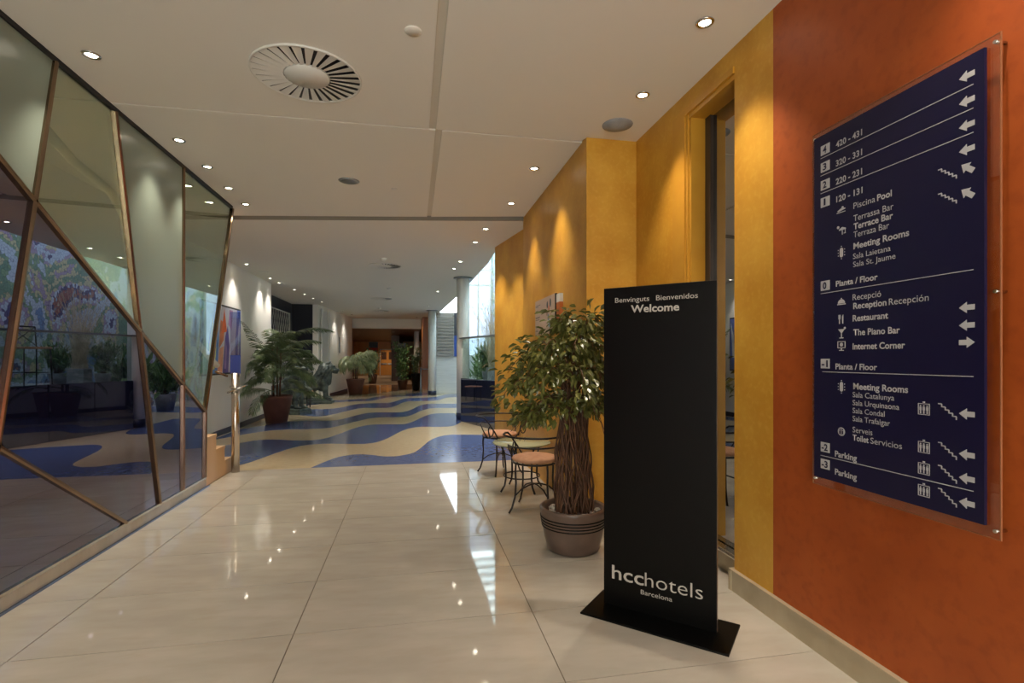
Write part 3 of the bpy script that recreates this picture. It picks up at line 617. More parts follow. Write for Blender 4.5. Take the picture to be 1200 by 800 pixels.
# ---- lions
def lion(label, loc, rz, sc=1.0, seed=1):
    rd = random.Random(seed)
    t = thing('lion_statue', label, 'statue', loc, rz); t.scale = (sc,)*3
    MB().box(-.56, .56, -.27, .27, 0, .07).box(-.52, .53, -.24, .24, .07, .13).build('plinth', M['bronze_green'], t, bevel=.012)
    b = MB()
    def limb(pts, rr): b.tube(pts, rr, 14)
    def R(deg): return Matrix.Rotation(math.radians(deg), 3, 'Y')
    b.ball((.20, 0, .64), (.22, .17, .30), 20, 14, R(-25))       # chest
    b.ball((-.02, 0, .56), (.33, .15, .21), 20, 14, R(-40))
    b.ball((-.24, 0, .40), (.22, .18, .22), 20, 14, R(-30))      # rump
    for s in (-1, 1):
        b.ball((-.17, s*.15, .31), (.21, .085, .19), 16, 12, R(-15))  # thigh
        limb([(-.05, s*.18, .28), (-.15, s*.18, .2), (-.05, s*.18, .165), (.10, s*.18, .16)], [.08, .06, .045, .045])
        b.ball((.12, s*.18, .165), (.085, .055, .04), 12, 8)
        limb([(.29, s*.11, .72), (.33, s*.12, .5), (.345, s*.12, .32), (.35, s*.12, .19)], [.11, .078, .055, .056])
        b.ball((.40, s*.12, .165), (.10, .06, .045), 12, 8)
        for q in (-.035, 0, .035): b.ball((.48, s*.12+q, .155), (.03, .018, .028), 8, 6)
        b.ball((.43, s*.14, 1.10), (.03, .03, .04), 8, 6)      # ears
        b.ball((.575, s*.055, 1.115), (.05, .035, .022), 8, 6, R(12))    # brow
        b.ball((.62, s*.06, .985), (.06, .04, .05), 10, 7)        # cheek
    b.ball((.49, 0, 1.06), (.14, .12, .125), 18, 12, R(10))      # skull
    b.ball((.61, 0, 1.03), (.12, .055, .045), 16, 10, R(22))     # bridge of the nose
    b.ball((.655, 0, .985), (.08, .08, .065), 16, 10, R(5))     # muzzle
    b.ball((.715, 0, 1.01), (.025, .045, .025), 10, 7)           # nose
    b.ball((.62, 0, .915), (.09, .05, .028), 12, 8, R(8))        # lower jaw
    b.ball((.33, 0, .99), (.19, .19, .23), 20, 14, R(-30))       # mane mass
    b.ball((.34, 0, .76), (.17, .17, .24), 18, 12)
    for k in range(210):
        a = rd.uniform(0, 2*PI); h = rd.uniform(0, 1)
        x = .47-.42*h+rd.gauss(0, .015); zc = 1.04-.34*h; rr_ = .165+.06*math.sin(h*PI)
        y = rr_*math.cos(a)*1.0; z = zc+rr_*math.sin(a)*1.1
        q = Vector((.5, math.cos(a), math.sin(a)*.9-.7)).normalized()
        rot = Vector((1, 0, 0)).rotation_difference(Vector((-.65, math.cos(a)*.3, -.75)).normalized()).to_matrix()
        b.ball((x, y, z), (.075, .022, .024), 7, 5, rot)
    for k in range(60):
        z = rd.uniform(.58, .92); y = rd.gauss(0, .07); x = .34+.17*math.sqrt(max(0, 1-(y/.17)**2))-abs(z-.8)*.12
        b.ball((x, y, z), (.022, .02, .06), 7, 5, R(12))
    limb([(-.42, 0, .28), (-.50, .06, .19), (-.44, .19, .17), (-.25, .26, .17), (-.05, .27, .17)], [.035, .03, .027, .026, .04])
    o = b.build('body', M['bronze_green'], t)
    rm = o.modifiers.new('remesh', 'REMESH'); rm.mode = 'VOXEL'; rm.voxel_size = .0125; rm.use_smooth_shade = True
    sm = o.modifiers.new('smooth', 'SMOOTH'); sm.factor = .4; sm.iterations = 1
    for s in (-1, 1): MB().ball((.622, s*.058, 1.065), .012, 8, 6).build('eye', M['black'], t)
    return t
lion('seated bronze lion statue before the white pillar, seen clear of the palm', (-2.92, 16.15, 0), 0, 1.0, 3)
lion('seated bronze lion statue half hidden behind the tall dark green palm', (-3.05, 13.25, 0), math.radians(-20), 1.0, 4)
tt = thing('side_table', 'small low iron table with pinkish stone top between the two lions', 'table', (-2.97, 14.7, 0))
MB().lathe([(.0, .43), (.30, .43), (.31, .445), (.30, .46), (.001, .46)], 32).build('tabletop', M['cushion'], tt)
for k in range(4):
    a = PI/4+PI/2*k; MB().tube([(.24*math.cos(a), .24*math.sin(a), .43), (.27*math.cos(a), .27*math.sin(a), .008)], .012, 6).build('leg', M['iron'], tt)
# ---- lattice in the niche
lt = thing('lattice_screen', 'white diamond lattice screen standing in the dark navy niche', 'screen', (-3.80, 14.3, 0))
MB().box(-.015, .015, 0, .03, .6, 2.76).box(-.015, .015, 2.77, 2.8, .6, 2.76).box(-.015, .015, 0, 2.8, 2.73, 2.76).box(-.015, .015, 0, 2.8, .6, .63).box(-.02, .02, .0, .06, 0, .6).box(-.02, .02, 2.74, 2.8, 0, .6).build('frame', M['white_plain'], lt)
def clip_line(y0, dy, H=2.1, Wd=2.74):
    # line through (y0,0) rising with slope; clip to [0,Wd]x[0,H]
    a = (y0, 0.0); b = (y0+dy, H); ts = [0, 1]
    for lim in (0, Wd):
        if dy: ts.append((lim-y0)/dy)
    ts = sorted(t for t in ts if 0 <= t <= 1 and -1e-6 <= y0+dy*t <= Wd+1e-6)
    return ((y0+dy*ts[0], H*ts[0]), (y0+dy*ts[-1], H*ts[-1])) if len(ts) > 1 else None
for s in (-1, 1):
    for k in range(-8, 22):
        r = clip_line(k*.25, s*1.15)
        if r and abs(r[0][0]-r[1][0]) > .05:
            (a, za), (b, zb) = r
            MB().tube([(s*.004, a+.03, .63+za), (s*.004, b+.03, .63+zb)], .007, 4).build('lattice_bar', M['white_plain'], lt)
# small items on the far left wall
nb = thing('notice_frame', 'small grey framed notice high on the white wall by the pale palm', 'frame', (-2.792, 20.7, 1.55), math.radians(-85.5+90))
MB().box(0, .02, -.13, .13, 0, .62).build('frame', M['grey_stone'], nb)
for k in range(4): MB().box(.02, .024, -.1, .1, .04+k*.145, .15+k*.145).build('notice_sheet', M['dark_navy'], nb)
pt = thing('wall_painting', 'large colourful abstract painting on the white left wall behind the steel post', 'painting', (-3.3, 9.77, 1.06))
MB().box(0, .035, -.92, .92, 0, 1.22).build('frame', M['iron'], pt)
MB().box(.035, .04, -.89, .89, .03, 1.19).build('canvas', mottled('pale_canvas', lin(196, 200, 216), lin(224, 220, 222), 2, .5), pt)
for k, (P, c) in enumerate([
    ([(-.89, .03), (-.30, .03), (-.22, .6), (-.34, 1.19), (-.89, 1.19)], (98, 140, 196)), ([(-.89, .03), (-.5, .03), (-.62, .5), (-.89, .6)], (96, 150, 120)),
    ([(-.66, .1), (-.42, .1), (-.34, .45), (-.50, .98), (-.66, .45)], (204, 196, 92)), ([(-.56, .2), (-.46, .2), (-.43, .45), (-.50, .75)], (228, 222, 150)),
    ([(-.22, .45), (.0, .6), (.06, .9), (-.14, .95)], (196, 120, 80)), ([(-.1, .72), (.16, .76), (.04, 1.15)], (214, 104, 50)),
    ([(-.05, .03), (.22, .03), (.3, .5), (.2, .86), (.08, .66)], (98, 84, 150)), ([(.02, .1), (.12, .1), (.16, .45), (.1, .6)], (150, 130, 180)),
    ([(-.3, .03), (-.08, .03), (.0, .5), (-.2, .45)], (206, 150, 120)), ([(.42, .03), (.62, .03), (.56, .7), (.46, .62)], (214, 208, 214)),
    ([(.58, .03), (.89, .03), (.89, 1.19), (.70, 1.19), (.62, .6)], (92, 108, 172)), ([(.72, .3), (.80, .3), (.86, 1.1), (.76, .8)], (206, 212, 226)),
    ([(.24, .9), (.4, .8), (.46, 1.16), (.3, 1.16)], (160, 120, 160))]):
    n = len(P); vs = [(.0402+.0003*(k+1), y, z) for y, z in P]+[(.0395, y, z) for y, z in P]
    mb = MB(); mb.add(vs, [tuple(range(n)), tuple(range(2*n-1, n-1, -1))]+[(i, (i+1) % n, (i+1) % n+n, i+n) for i in range(n)])
    mb.build('colour_patch', mottled('paint_%d' % k, lin(*c), lin(*[min(255, int(v*1.18)) for v in c]), 5, .5), pt)
sk = thing('wall_socket', 'small white socket low on the white wall left of the tall palm', 'socket', (-3.3, 12.15, .42))
MB().box(0, .01, -.05, .05, 0, .09).build('plate', M['white_plain'], sk)

# ---- lobby furnishings
dd = thing('lobby_doors', 'golden wooden double doors at the far end of the lobby', 'door', (-2.0, 42.19, .012))
MB().box(-.62, -.56, -.05, 0, 0, 2.08).box(.56, .62, -.05, 0, 0, 2.08).box(-.62, .62, -.05, 0, 2.02, 2.08).build('door_frame', M['white_plain'], dd)
for s in (-1, 1):
    x0, x1 = (-.55, -.01) if s < 0 else (.01, .55)
    lf = MB().box(x0, x1, -.04, 0, 0, 2.0).build('door_leaf', M['gold_wood'], dd)
    MB().box(x0+.08, x1-.08, -.05, -.04, 1.25, 1.85).build('door_window', M['dark_wood'], lf)
    MB().box(x0+.04, x1-.04, -.07, -.04, .85, .95).build('push_bar', M['steel'], lf)
sb = thing('lobby_sign', 'small red and white sign on the golden wall behind the pale palm', 'sign', (-3.1, 42.19, 1.9))
MB().box(-.35, .35, -.04, 0, 0, .3).build('red_panel', mat('red_sign', lin(190, 60, 40), .5), sb)
MB().box(-.35, .35, -.04, 0, .3, .75).build('dark_panel', M['dark_navy'], sb)
es = thing('lobby_screen', 'dark screen above and right of the golden double doors', 'screen', (-1.45, 42.15, 2.15))
MB().box(-.3, .3, -.06, .04, 0, .5).build('casing', M['black'], es)
pn = thing('display_panel', 'tall dark upright panel standing before the brown lobby partition', 'panel', (-.62, 29.6, .012))
MB().box(-.22, .22, -.03, .03, 0, 2.2).build('board', M['dark_navy'], pn)
MB().box(-.28, .28, -.15, .15, 0, .03).build('foot', M['black'], pn)
gp = thing('rail_post', 'grey steel rail post and bar in front of the wooden wall end', 'post', (.30, 20.3, 0))
MB().lathe([(.07, 0), (.07, .01), (.032, .012), (.032, .95), (.045, .96), (.045, .99), (.001, .99)], 16).build('post', M['rail'], gp)
MB().tube([(0, 0, .93), (.33, .05, .93)], .018, 8).build('bar', M['rail'], gp)

# ---- glass partition on the left (plane x = -2.12)
XG = -2.12
gp = thing('glass_partition', 'tall angular partition of reflective glass panels in slanted bronze bars, left wall', 'partition', (XG, 0, 0))
ZT, ZB = 3.12, .115
D1 = lambda y: 2.366-.5906*(y-3.136)
D2 = lambda y: .863-.64*(y-3.136)
m1 = lambda z: 3.136+.198*(z-1.095)
m2 = lambda z: 4.169-.22*(z-3.1)
m3 = lambda z: 5.28
m4 = lambda z: 5.818+.3435*(z-.809)
def cross(f, g):
    z = 1.5
    for _ in range(60): z = g(f(z))
    return (f(z), z)
c1, c2, c3 = cross(m1, D1), cross(m2, D1), cross(m3, D1); c4 = (5.80, D1(5.80))
yd = 3.136+(2.366-ZT)/.5906
def pane(poly, m, name='glass_pane'):
    n = len(poly); mb = MB(); vs = [(-.006, y, z) for y, z in poly]+[(.006, y, z) for y, z in poly]
    mb.add(vs, [tuple(range(n)), tuple(range(2*n-1, n-1, -1))]+[(i, i+n, (i+1) % n+n, (i+1) % n) for i in range(n)])
    return mb.build(name, m, gp)
def barx(a, b, w_=.028, d=.022):
    a, b = Vector((0, a[0], a[1])), Vector((0, b[0], b[1])); dr = (b-a).normalized(); s = Vector((0, dr.z, -dr.y))*w_/2; X = Vector((1, 0, 0))
    prof = [(-1, 0), (-1, .55), (-.45, 1), (.45, 1), (1, .55), (1, 0), (1, -1), (-1, -1)]
    vs = [p+s*u+X*(.007+d*v) if v > 0 else p+s*u+X*(.007*(1 if v == 0 else -1)+(d*.5*v)) for p in (a, b) for u, v in prof]; n = 8
    MB().add(vs, [tuple(range(n)), tuple(range(2*n-1, n-1, -1))]+[(i, i+n, (i+1) % n+n, (i+1) % n) for i in range(n)]).build('bronze_bar', M['brass'], gp)
pane([(yd, ZT), (c1[0], c1[1]), (m1(ZT), ZT)], M['frost'])
pane([(m1(ZT), ZT), c1, c2, (m2(ZT), ZT)], M['mir_clear'])
pane([(m2(ZT), ZT), c2, c3, (m3(ZT), ZT)], M['frost'])
pane([(m3(ZT), ZT), c3, c4, (m4(ZT), ZT)], M['mir_clear'])
# lower dark panes
yb = -1.0
pane([(yb, ZT), (yb, ZB), (m1(ZB), ZB), c1, (yd, ZT)], M['mir_dark'])
cd2 = (m1(1.0), D2(m1(1.0)))
pane([c1, (m1(.95), .95), (3.19, D2(3.19)), (4.302, ZB), (m2(ZB), ZB), c2], M['mir_dark'])
pane([(3.0, D2(3.0)), (m1(ZB), ZB), (4.302, ZB)], M['mir_dark'])
pane([c2, (m2(ZB), ZB), (m3(ZB), ZB), c3], M['mir_dark'])
pane([c3, (m3(ZB), ZB), (5.79, ZB), c4], M['mir_dark'])
barx((yd, ZT), c4); barx((m1(ZT), ZT), (m1(ZB), ZB)); barx((m2(ZT), ZT), (m2(ZB), ZB)); barx((m3(ZT), ZT), (m3(ZB), ZB), .022)
barx((m4(ZT), ZT), c4); barx(c4, (5.785, ZB), .022); barx((2.0, D2(2.0)), (4.302, ZB))
MB().box(-.02, .02, -1, 6.6, ZT, ZT+.029).build('top_channel', M['iron'], gp)
MB().box(-.02, .02, -1, 5.8, .098, ZB).build('bottom_channel', M['steel'], gp)
struct('trim_2', MB().box(XG-.16, XG+.002, -3.1, 5.85, 0, .098), M['marble'])
struct('trim_3', MB().box(XG+.003, XG+.02, -3.1, 5.9, .0005, .012), mat('blue_anodised_strip', lin(120, 140, 180), .2, .9))
# stairs behind the glass
st = thing('wooden_staircase', 'pale wooden staircase rising behind the glass panels, stepped side by the steel post', 'stairs', (0, 0, 0))
ylist = [6.63, 6.42, 6.16, 5.86]+[5.86-.29*k for k in range(1, 10)]
for k in range(len(ylist)-1):
    y1, y0 = ylist[k], ylist[k+1]; z1 = .17*(k+1) if k < 2 else .17*(k+1)
    xr = -2.13 if k < 3 else XG-.17
    MB().box(-3.29, xr, y0, y1-.001, 0 if k < 3 else max(0, z1-.45), z1-.03).build('step', M['wood'], st)
    MB().box(-3.29, xr+.002, y0+.001, y1+.012, z1-.03, z1).build('tread', M['wood'], st)
# handrail behind the glass
hr = thing('brass_handrail', 'bent brass tube handrail sloping behind the glass down to the steel post', 'handrail', (0, 0, 0))
kx = 2.26/2.55; rp = [(4.15, 2.968), (4.471, 2.85), (4.737, 2.812), (4.977, 2.771), (5.217, 2.60), (5.245, 2.452), (6.35, 1.723), (7.276, 1.296), (7.40, 1.25)]
MB().tube([(-2.26, y*kx, 1.34+(z-1.34)*kx) for y, z in rp], .032, 12).build('rail', M['bright_tube'], hr)
MB().tube([(-2.26, 7.34*kx, 1.19), (-2.15, 6.58, 1.13)], .014, 8).build('bracket', M['brass'], hr)
MB().tube([(-2.26, 5.5*kx, 1.34+(2.28-1.34)*kx), (-2.26, 5.5*kx, .9)], .012, 8).build('support', M['steel'], hr)
# post
ps = thing('steel_post', 'brushed steel gate post with blue glass blade in front of the wooden steps', 'post', (-2.06, 6.56, 0))
MB().lathe([(.045, 0), (.045, 1.17), (.001, 1.17)], 24).build('post', M['steel'], ps)
bl = MB().box(-.055, .055, -.006, .006, 1.16, 1.89).build('blue_blade', M['blue_glass'], ps); bl.rotation_euler = (0, 0, math.radians(0))
MB().box(-.057, .057, -.008, .008, 1.16, 1.38).build('blade_base', M['deep_blue_glass'], ps)
MB().tube([(.055*math.cos(a), .055*math.sin(a), 1.01+.01*math.sin(a)) for a in [2*PI*i/20 for i in range(20)]], .011, 8, True).build('collar', M['chrome'], ps)
MB().tube([(-.09, .02, .94), (-.03, -.055, .96), (.07, -.06, 1.0), (.13, 0, 1.03)], .012, 8).build('lever', M['chrome'], ps)

# ---- pier poster
po_ = thing('wall_poster', 'pinkish framed poster with a colour illustration on the yellow pier above the chairs', 'poster', (1.385, 5.285, 1.60))
MB().box(-.012, .008, -.415, .415, 0, .385).build('panel', mat('poster_paper', lin(190, 166, 150), .4), po_)
MB().box(-.014, .008, -.425, -.415, 0, .385).build('dark_edge', M['iron'], po_)
for k, (y, z, r, c) in enumerate([(-.12, .30, .028, (70, 80, 84)), (-.24, .31, .034, (84, 92, 96)), (-.18, .25, .03, (196, 110, 90)), (-.16, .17, .028, (110, 130, 150)), (-.26, .2, .022, (190, 150, 120)), (-.19, .10, .03, (150, 190, 210)), (-.11, .21, .018, (120, 60, 60))]):
    MB().ball((-.013, y, z), (.0015, r, r*1.35), 10, 6).build('illustration', mat('print_%d' % k, lin(*c), .5), po_)
ink = mat('grey_print', lin(96, 88, 88), .6)
for k, (z, l) in enumerate([(.33, .22), (.315, .12), (.27, .12), (.255, .08), (.20, .2), (.19, .18), (.17, .17), (.10, .08), (.085, .14), (.06, .1), (.045, .12)]):
    MB().box(-.0135, -.012, .39-l, .39, z-.003, z+.003).build('text_line', ink, po_)
wp = thing('wall_plaque', 'narrow orange and white wall fitting just right of the pinkish poster', 'plaque', (1.390, 4.72, 1.66))
MB().box(-.03, .005, -.05, .05, 0, .22).build('body', mat('amber_plastic', lin(190, 96, 26), .3), wp)
MB().box(-.03, .005, -.055, .055, .22, .30).build('cap', M['white_plain'], wp)

# ---- lettering helper (built-in font turned to mesh)
def lettering(txt, x, z, m, parent, width=None, cap=None, depth=.0008, bold=0.0, y=-.001, align=None, name='lettering', spacing=1.0):
    cu = bpy.data.curves.new(name, 'FONT'); cu.body = txt; cu.size = 1; cu.offset = bold; cu.resolution_u = 3; cu.space_character = spacing
    o = bpy.data.objects.new(name, cu); COL.objects.link(o); dg_ = bpy.context.evaluated_depsgraph_get(); dg_.update()
    me = bpy.data.meshes.new_from_object(o.evaluated_get(dg_)); bpy.data.objects.remove(o)
    xs_ = [v.co.x for v in me.vertices]; x0, x1 = min(xs_), max(xs_)
    sy = (cap or .02)/.69; sx = sy if width is None else width/(x1-x0)
    for v in me.vertices: v.co = ((v.co.x-x0)*sx, 0, v.co.y*sy)
    me.materials.clear(); me.materials.append(m)
    o = bpy.data.objects.new(name, me); COL.objects.link(o); o.parent = parent; o.location = (x, y, z)
    return o

# ---- welcome totem
PH = math.atan2(-.687, .725)
tot = thing('welcome_stand', 'tall black free standing welcome sign on a flat black base', 'sign', (1.022, 2.647, 0), PH)
MB().box(-.065, .665, -.165, .15, 0, .010).build('base_plate', M['black'], tot, bevel=.002)
MB().box(0, .582, 0, .022, .010, 1.72).build('panel', M['black'], tot, bevel=.0015)
MB().box(.5822, .5835, .001, .021, .012, 1.718).box(0, .582, .001, .021, 1.7202, 1.721).build('panel_edge', M['black_edge'], tot)
L_ = M['lettering']
lettering('Benvinguts', .065, 1.640, L_, tot, .186, .026)
lettering('Bienvenidos', .287, 1.640, L_, tot, .207, .026)
lettering('Welcome', .153, 1.583, L_, tot, .251, .038, bold=.022)
lettering('hcc', .047, .155, L_, tot, .175, .072, bold=.009)
lettering('hotels', .228, .155, L_, tot, .290, .072, bold=-.008)
lettering('Barcelona', .206, .108, L_, tot, .163, .024)

# ---- directory sign: acrylic sheet with navy board; local x runs towards the camera, z up
sg = thing('directory_sign', 'navy blue floor directory board in clear acrylic on the orange wall', 'sign', (1.775, 2.007, 0), -PI/2)
MB().box(-.022, .735, .012, .018, .776, 2.352).build('acrylic_sheet', M['acrylic'], sg)
ed = mat('acrylic_edge', lin(150, 96, 66), .25)
MB().box(-.024, -.022, .012, .018, .776, 2.352).box(.735, .738, .012, .018, .776, 2.352).box(-.024, .738, .012, .018, 2.352, 2.354).box(-.024, .738, .012, .018, .774, .776).build('acrylic_rim', ed, sg)
MB().box(.0, .70, .0, .011, .813, 2.325).build('board', M['sign_blue'], sg)
for x, z in ((-.01, 1.55), (.722, 1.55), (-.01, .80), (.722, .80), (-.01, 2.33), (.722, 2.33)):
    MB().tube([(x, .010, z), (x, .053, z)], .006, 10).build('standoff', M['chrome'], sg)
W_ = M['sign_white']
def sline(z, x0=.038, x1=.668): MB().box(x0, x1, -.0012, 0, z-.0012, z+.0012).build('rule', W_, sg)
for z in (2.225, 2.148, 2.070, 1.627, .912): sline(z)
sline(1.282, .048)
def plate2(polys, name, m=W_, y=-.0012, parent=None):
    mb = MB()
    for P in polys:
        n = len(P); vs = [(x, y, z) for x, z in P]+[(x, y+.0012, z) for x, z in P]
        mb.add(vs, [tuple(range(n)), tuple(range(2*n-1, n-1, -1))]+[(i, i+n, (i+1) % n+n, (i+1) % n) for i in range(n)])
    return mb.build(name, m, parent or sg)
rect = lambda x0, x1, z0, z1: [(x0, z0), (x1, z0), (x1, z1), (x0, z1)]
for txt, z in (('4', 2.257), ('3', 2.182), ('2', 2.103), ('1', 2.027), ('0', 1.660), ('-1', 1.318), ('-2', .951), ('-3', .877)):
    bx = plate2([rect(.039, .088, z-.021, z+.021)], 'number_square')
    lettering(txt, .052 if len(txt) == 1 else .045, z-.014, M['sign_blue'], bx, .020 if len(txt) == 1 else .034, .028, bold=.03, y=-.0022) if txt != '1' else lettering(txt, .057, z-.014, M['sign_blue'], bx, .010, .028, bold=.03, y=-.0022)
T = [('420 - 431', .122, 2.240, .130, .025, 1), ('320 - 331', .122, 2.160, .130, .025, 1), ('220 - 231', .122, 2.082, .130, .025, 1), ('120 - 131', .124, 2.006, .130, .025, 1),
     ('Piscina', .211, 1.953, .100, .025, 0), ('Pool', .320, 1.953, .062, .025, 1), ('Terrassa Bar', .211, 1.902, .178, .025, 0), ('Terrace Bar', .211, 1.868, .176, .025, 1),
     ('Terraza Bar', .211, 1.835, .160, .025, 0), ('Meeting Rooms', .211, 1.788, .240, .025, 1), ('Sala Laietana', .209, 1.748, .168, .022, 0), ('Sala St. Jaume', .209, 1.715, .188, .022, 0),
     ('Planta / Floor', .122, 1.647, .200, .024, 1), ('Recepció', .207, 1.579, .130, .025, 0), ('Reception', .210, 1.543, .150, .025, 1), ('Recepción', .370, 1.543, .153, .025, 0),
     ('Restaurant', .207, 1.493, .160, .025, 1), ('The Piano Bar', .210, 1.435, .205, .025, 1), ('Internet Corner', .207, 1.378, .228, .025, 1), ('Planta / Floor', .120, 1.295, .200, .024, 1),
     ('Meeting Rooms', .210, 1.215, .237, .025, 1), ('Sala Catalunya', .207, 1.182, .185, .022, 0), ('Sala Urquinaona', .207, 1.149, .205, .022, 0), ('Sala Condal', .207, 1.117, .145, .022, 0),
     ('Sala Trafalgar', .207, 1.084, .168, .022, 0), ('Serveis', .207, 1.038, .092, .023, 0), ('Toilet', .207, 1.005, .075, .024, 1), ('Servicios', .290, 1.005, .133, .024, 0),
     ('Parking', .117, .922, .110, .025, 1), ('Parking', .117, .845, .110, .025, 1)]
for txt, x, z, wd, cap, b in T: lettering(txt, x, z, W_, sg, wd, cap*.98, bold=.022 if b else 0, y=-.0012)
def arrow(cx, cz, deg=180, s=1.0):
    P = [(-.024, -.0085), (.0, -.0085), (.0, -.018), (.024, 0), (.0, .018), (.0, .0085), (-.024, .0085)]
    a = math.radians(deg); P = [(cx+(x*math.cos(a)-z*math.sin(a))*s, cz+(x*math.sin(a)+z*math.cos(a))*s) for x, z in P]
    plate2([P[0:2]+P[5:7], P[2:5]], 'arrow')
for z in (2.262, 2.180, 2.101, 2.022, 1.507, 1.449, 1.159, 1.026, .948, .868): arrow(.648, z)
arrow(.648, 1.393, 0); arrow(.650, 1.962, 140); arrow(.650, 1.880, 140)
def zig(cx, cz, up=False):
    mb = []; n = 5
    for k in range(n):
        x = cx-.030+k*.012; z = cz+.021-k*.0095
        mb.append(rect(x, x+.0125, z-.0018, z+.0018)); mb.append(rect(x+.0105, x+.014, z-.011, z))
    plate2(mb, 'stair_symbol')
for z in (1.967, 1.884, 1.164, 1.031, .952, .873): zig(.585, z)
def lift(cx, cz):
    P = [rect(cx-.021, cx+.021, cz-.021, cz-.019), rect(cx-.021, cx+.021, cz+.017, cz+.019), rect(cx-.021, cx-.019, cz-.021, cz+.019), rect(cx+.019, cx+.021, cz-.021, cz+.019), rect(cx-.004, cx+.004, cz+.021, cz+.026)]
    for q in (-.012, 0, .012): P += [rect(cx+q-.0035, cx+q+.0035, cz-.005, cz+.007), rect(cx+q-.002, cx+q+.002, cz-.017, cz-.005), [(cx+q+.0025*math.cos(i*PI/3), cz+.0105+.0028*math.sin(i*PI/3)) for i in range(6)]]
    plate2(P, 'lift_symbol')
for z in (1.162, 1.027, .951, .873): lift(.505, z)
def disc(cx, cz, rx, rz=None, n=14, a0=0, a1=2*PI): return [(cx+rx*math.cos(a0+(a1-a0)*i/n), cz+(rz or rx)*math.sin(a0+(a1-a0)*i/n)) for i in range(n)]
ix = .150
plate2([disc(ix+.006, 1.976, .005), [(ix-.02, 1.966), (ix-.004, 1.973), (ix+.018, 1.972), (ix+.02, 1.968), (ix-.018, 1.961)], rect(ix-.024, ix+.02, 1.956, 1.959)], 'pool_symbol')
plate2([disc(ix-.017, 1.896, .006), [(ix-.012, 1.886), (ix+.004, 1.894), (ix+.022, 1.887), (ix+.022, 1.882), (ix-.012, 1.881)], rect(ix+.003, ix+.006, 1.862, 1.884), rect(ix+.012, ix+.022, 1.865, 1.868), rect(ix+.018, ix+.020, 1.865, 1.884)], 'terrace_symbol')
for zc in (1.787, 1.221):
    plate2([disc(ix, zc+.012, .008, n=9, a1=PI*9/8)[:9]+disc(ix, zc-.012, .008, n=9, a0=PI, a1=PI*17/8)[:9]]+[disc(ix+sx, zc+q, .0022, n=8) for sx in (-.016, .016) for q in (-.012, 0, .012)]+[disc(ix, zc+.026, .0022, n=8), disc(ix, zc-.026, .0022, n=8)], 'meeting_symbol')
plate2([disc(ix, 1.573, .018, .017, 14, 0, PI)+[(ix-.018, 1.573)], rect(ix-.021, ix+.021, 1.567, 1.571), disc(ix, 1.593, .003, n=8)], 'bell_symbol')
plate2([rect(ix-.012, ix-.008, 1.487, 1.512), rect(ix-.015, ix-.013, 1.508, 1.525), rect(ix-.011, ix-.009, 1.508, 1.525), rect(ix-.007, ix-.005, 1.508, 1.525), rect(ix-.015, ix-.005, 1.506, 1.511), [(ix+.005, 1.487), (ix+.009, 1.487), (ix+.009, 1.525), (ix+.004, 1.518), (ix+.004, 1.505)]], 'cutlery_symbol')
plate2([[(ix-.017, 1.464), (ix, 1.446), (ix+.017, 1.464)], rect(ix-.0015, ix+.0015, 1.428, 1.447), rect(ix-.010, ix+.010, 1.425, 1.429), disc(ix+.017, 1.468, .005)], 'cocktail_symbol')
plate2([rect(ix-.02, ix+.02, 1.410, 1.413), rect(ix-.02, ix+.02, 1.384, 1.387), rect(ix-.02, ix-.017, 1.384, 1.413), rect(ix+.017, ix+.02, 1.384, 1.413), rect(ix-.003, ix+.003, 1.376, 1.384), rect(ix-.012, ix+.012, 1.373, 1.376), disc(ix, 1.399, .008)], 'computer_symbol')
tb_ = plate2([disc(ix, 1.032, .018, n=20)], 'toilet_symbol')
plate2([rect(ix-.010, ix-.004, 1.022, 1.036), rect(ix+.004, ix+.010, 1.022, 1.036), disc(ix-.007, 1.041, .003, n=8), disc(ix+.007, 1.041, .003, n=8), rect(ix-.001, ix+.001, 1.018, 1.046)], 'toilet_figures', M['sign_blue'], -.0022, tb_)

# ---- ceiling fittings
def downlight(label, x, y, z, power, col=(1, .84, .62), r=.045, group=None, size=78, tilt=None, blend=1.0):
    t = thing('ceiling_downlight', label, 'light', (x, y, z), 0, group)
    MB().lathe([(r*.72, -.001), (r*.74, -.010), (r, -.006), (r*1.02, -.001)], 20).build('trim_ring', M['chrome'], t)
    MB().lathe([(.0005, -.004), (r*.5, -.0045), (r*.66, -.002)], 16).build('lens', M['emit_lamp'], t)
    l = bpy.data.lights.new('lamp', 'SPOT'); l.energy = power; l.color = col; l.spot_size = math.radians(size); l.spot_blend = blend; l.shadow_soft_size = .03
    o = bpy.data.objects.new('lamp', l); COL.objects.link(o); o.parent = t; o.location = (0, 0, -.02)
    if tilt: o.rotation_euler = tilt
    return t
NW = (1, .87, .70); CW = (1, .92, .82)
nl = [(-1.882, 3.471, 'largest downlight in the left row, just right of the frosted glass panel'), (-1.902, 4.688, 'second downlight in the left row, above the bent bronze bar'), (-1.903, 5.284, 'third downlight in the left row near the glass panels'),
      (-1.919, 5.902, 'fourth downlight in the left row near the glass panels'), (-1.925, 6.48, 'last near downlight in the left row, just before the ceiling step')]
for x, y, lb in nl: downlight(lb, x, y, CE, SPOT_NEAR, NW, .048)
nr = [(1.543, 2.509, 'largest ceiling downlight, by the top of the yellow pier next to the orange wall'), (1.547, 3.281, 'downlight above the yellow framed smoked window'),
      (1.132, 4.741, 'nearer downlight washing the yellow pier with the poster'), (1.123, 5.86, 'farther downlight washing the yellow pier, close to the ceiling step')]
for x, y, lb in nr: downlight(lb, x, y, CE, SPOT_NEAR*1.25, NW, .048)
downlight('small downlight over the wooden staircase, seen through the greenish glass pane', -2.72, 4.35, CE, SPOT_NEAR*2.6, CW, .045)
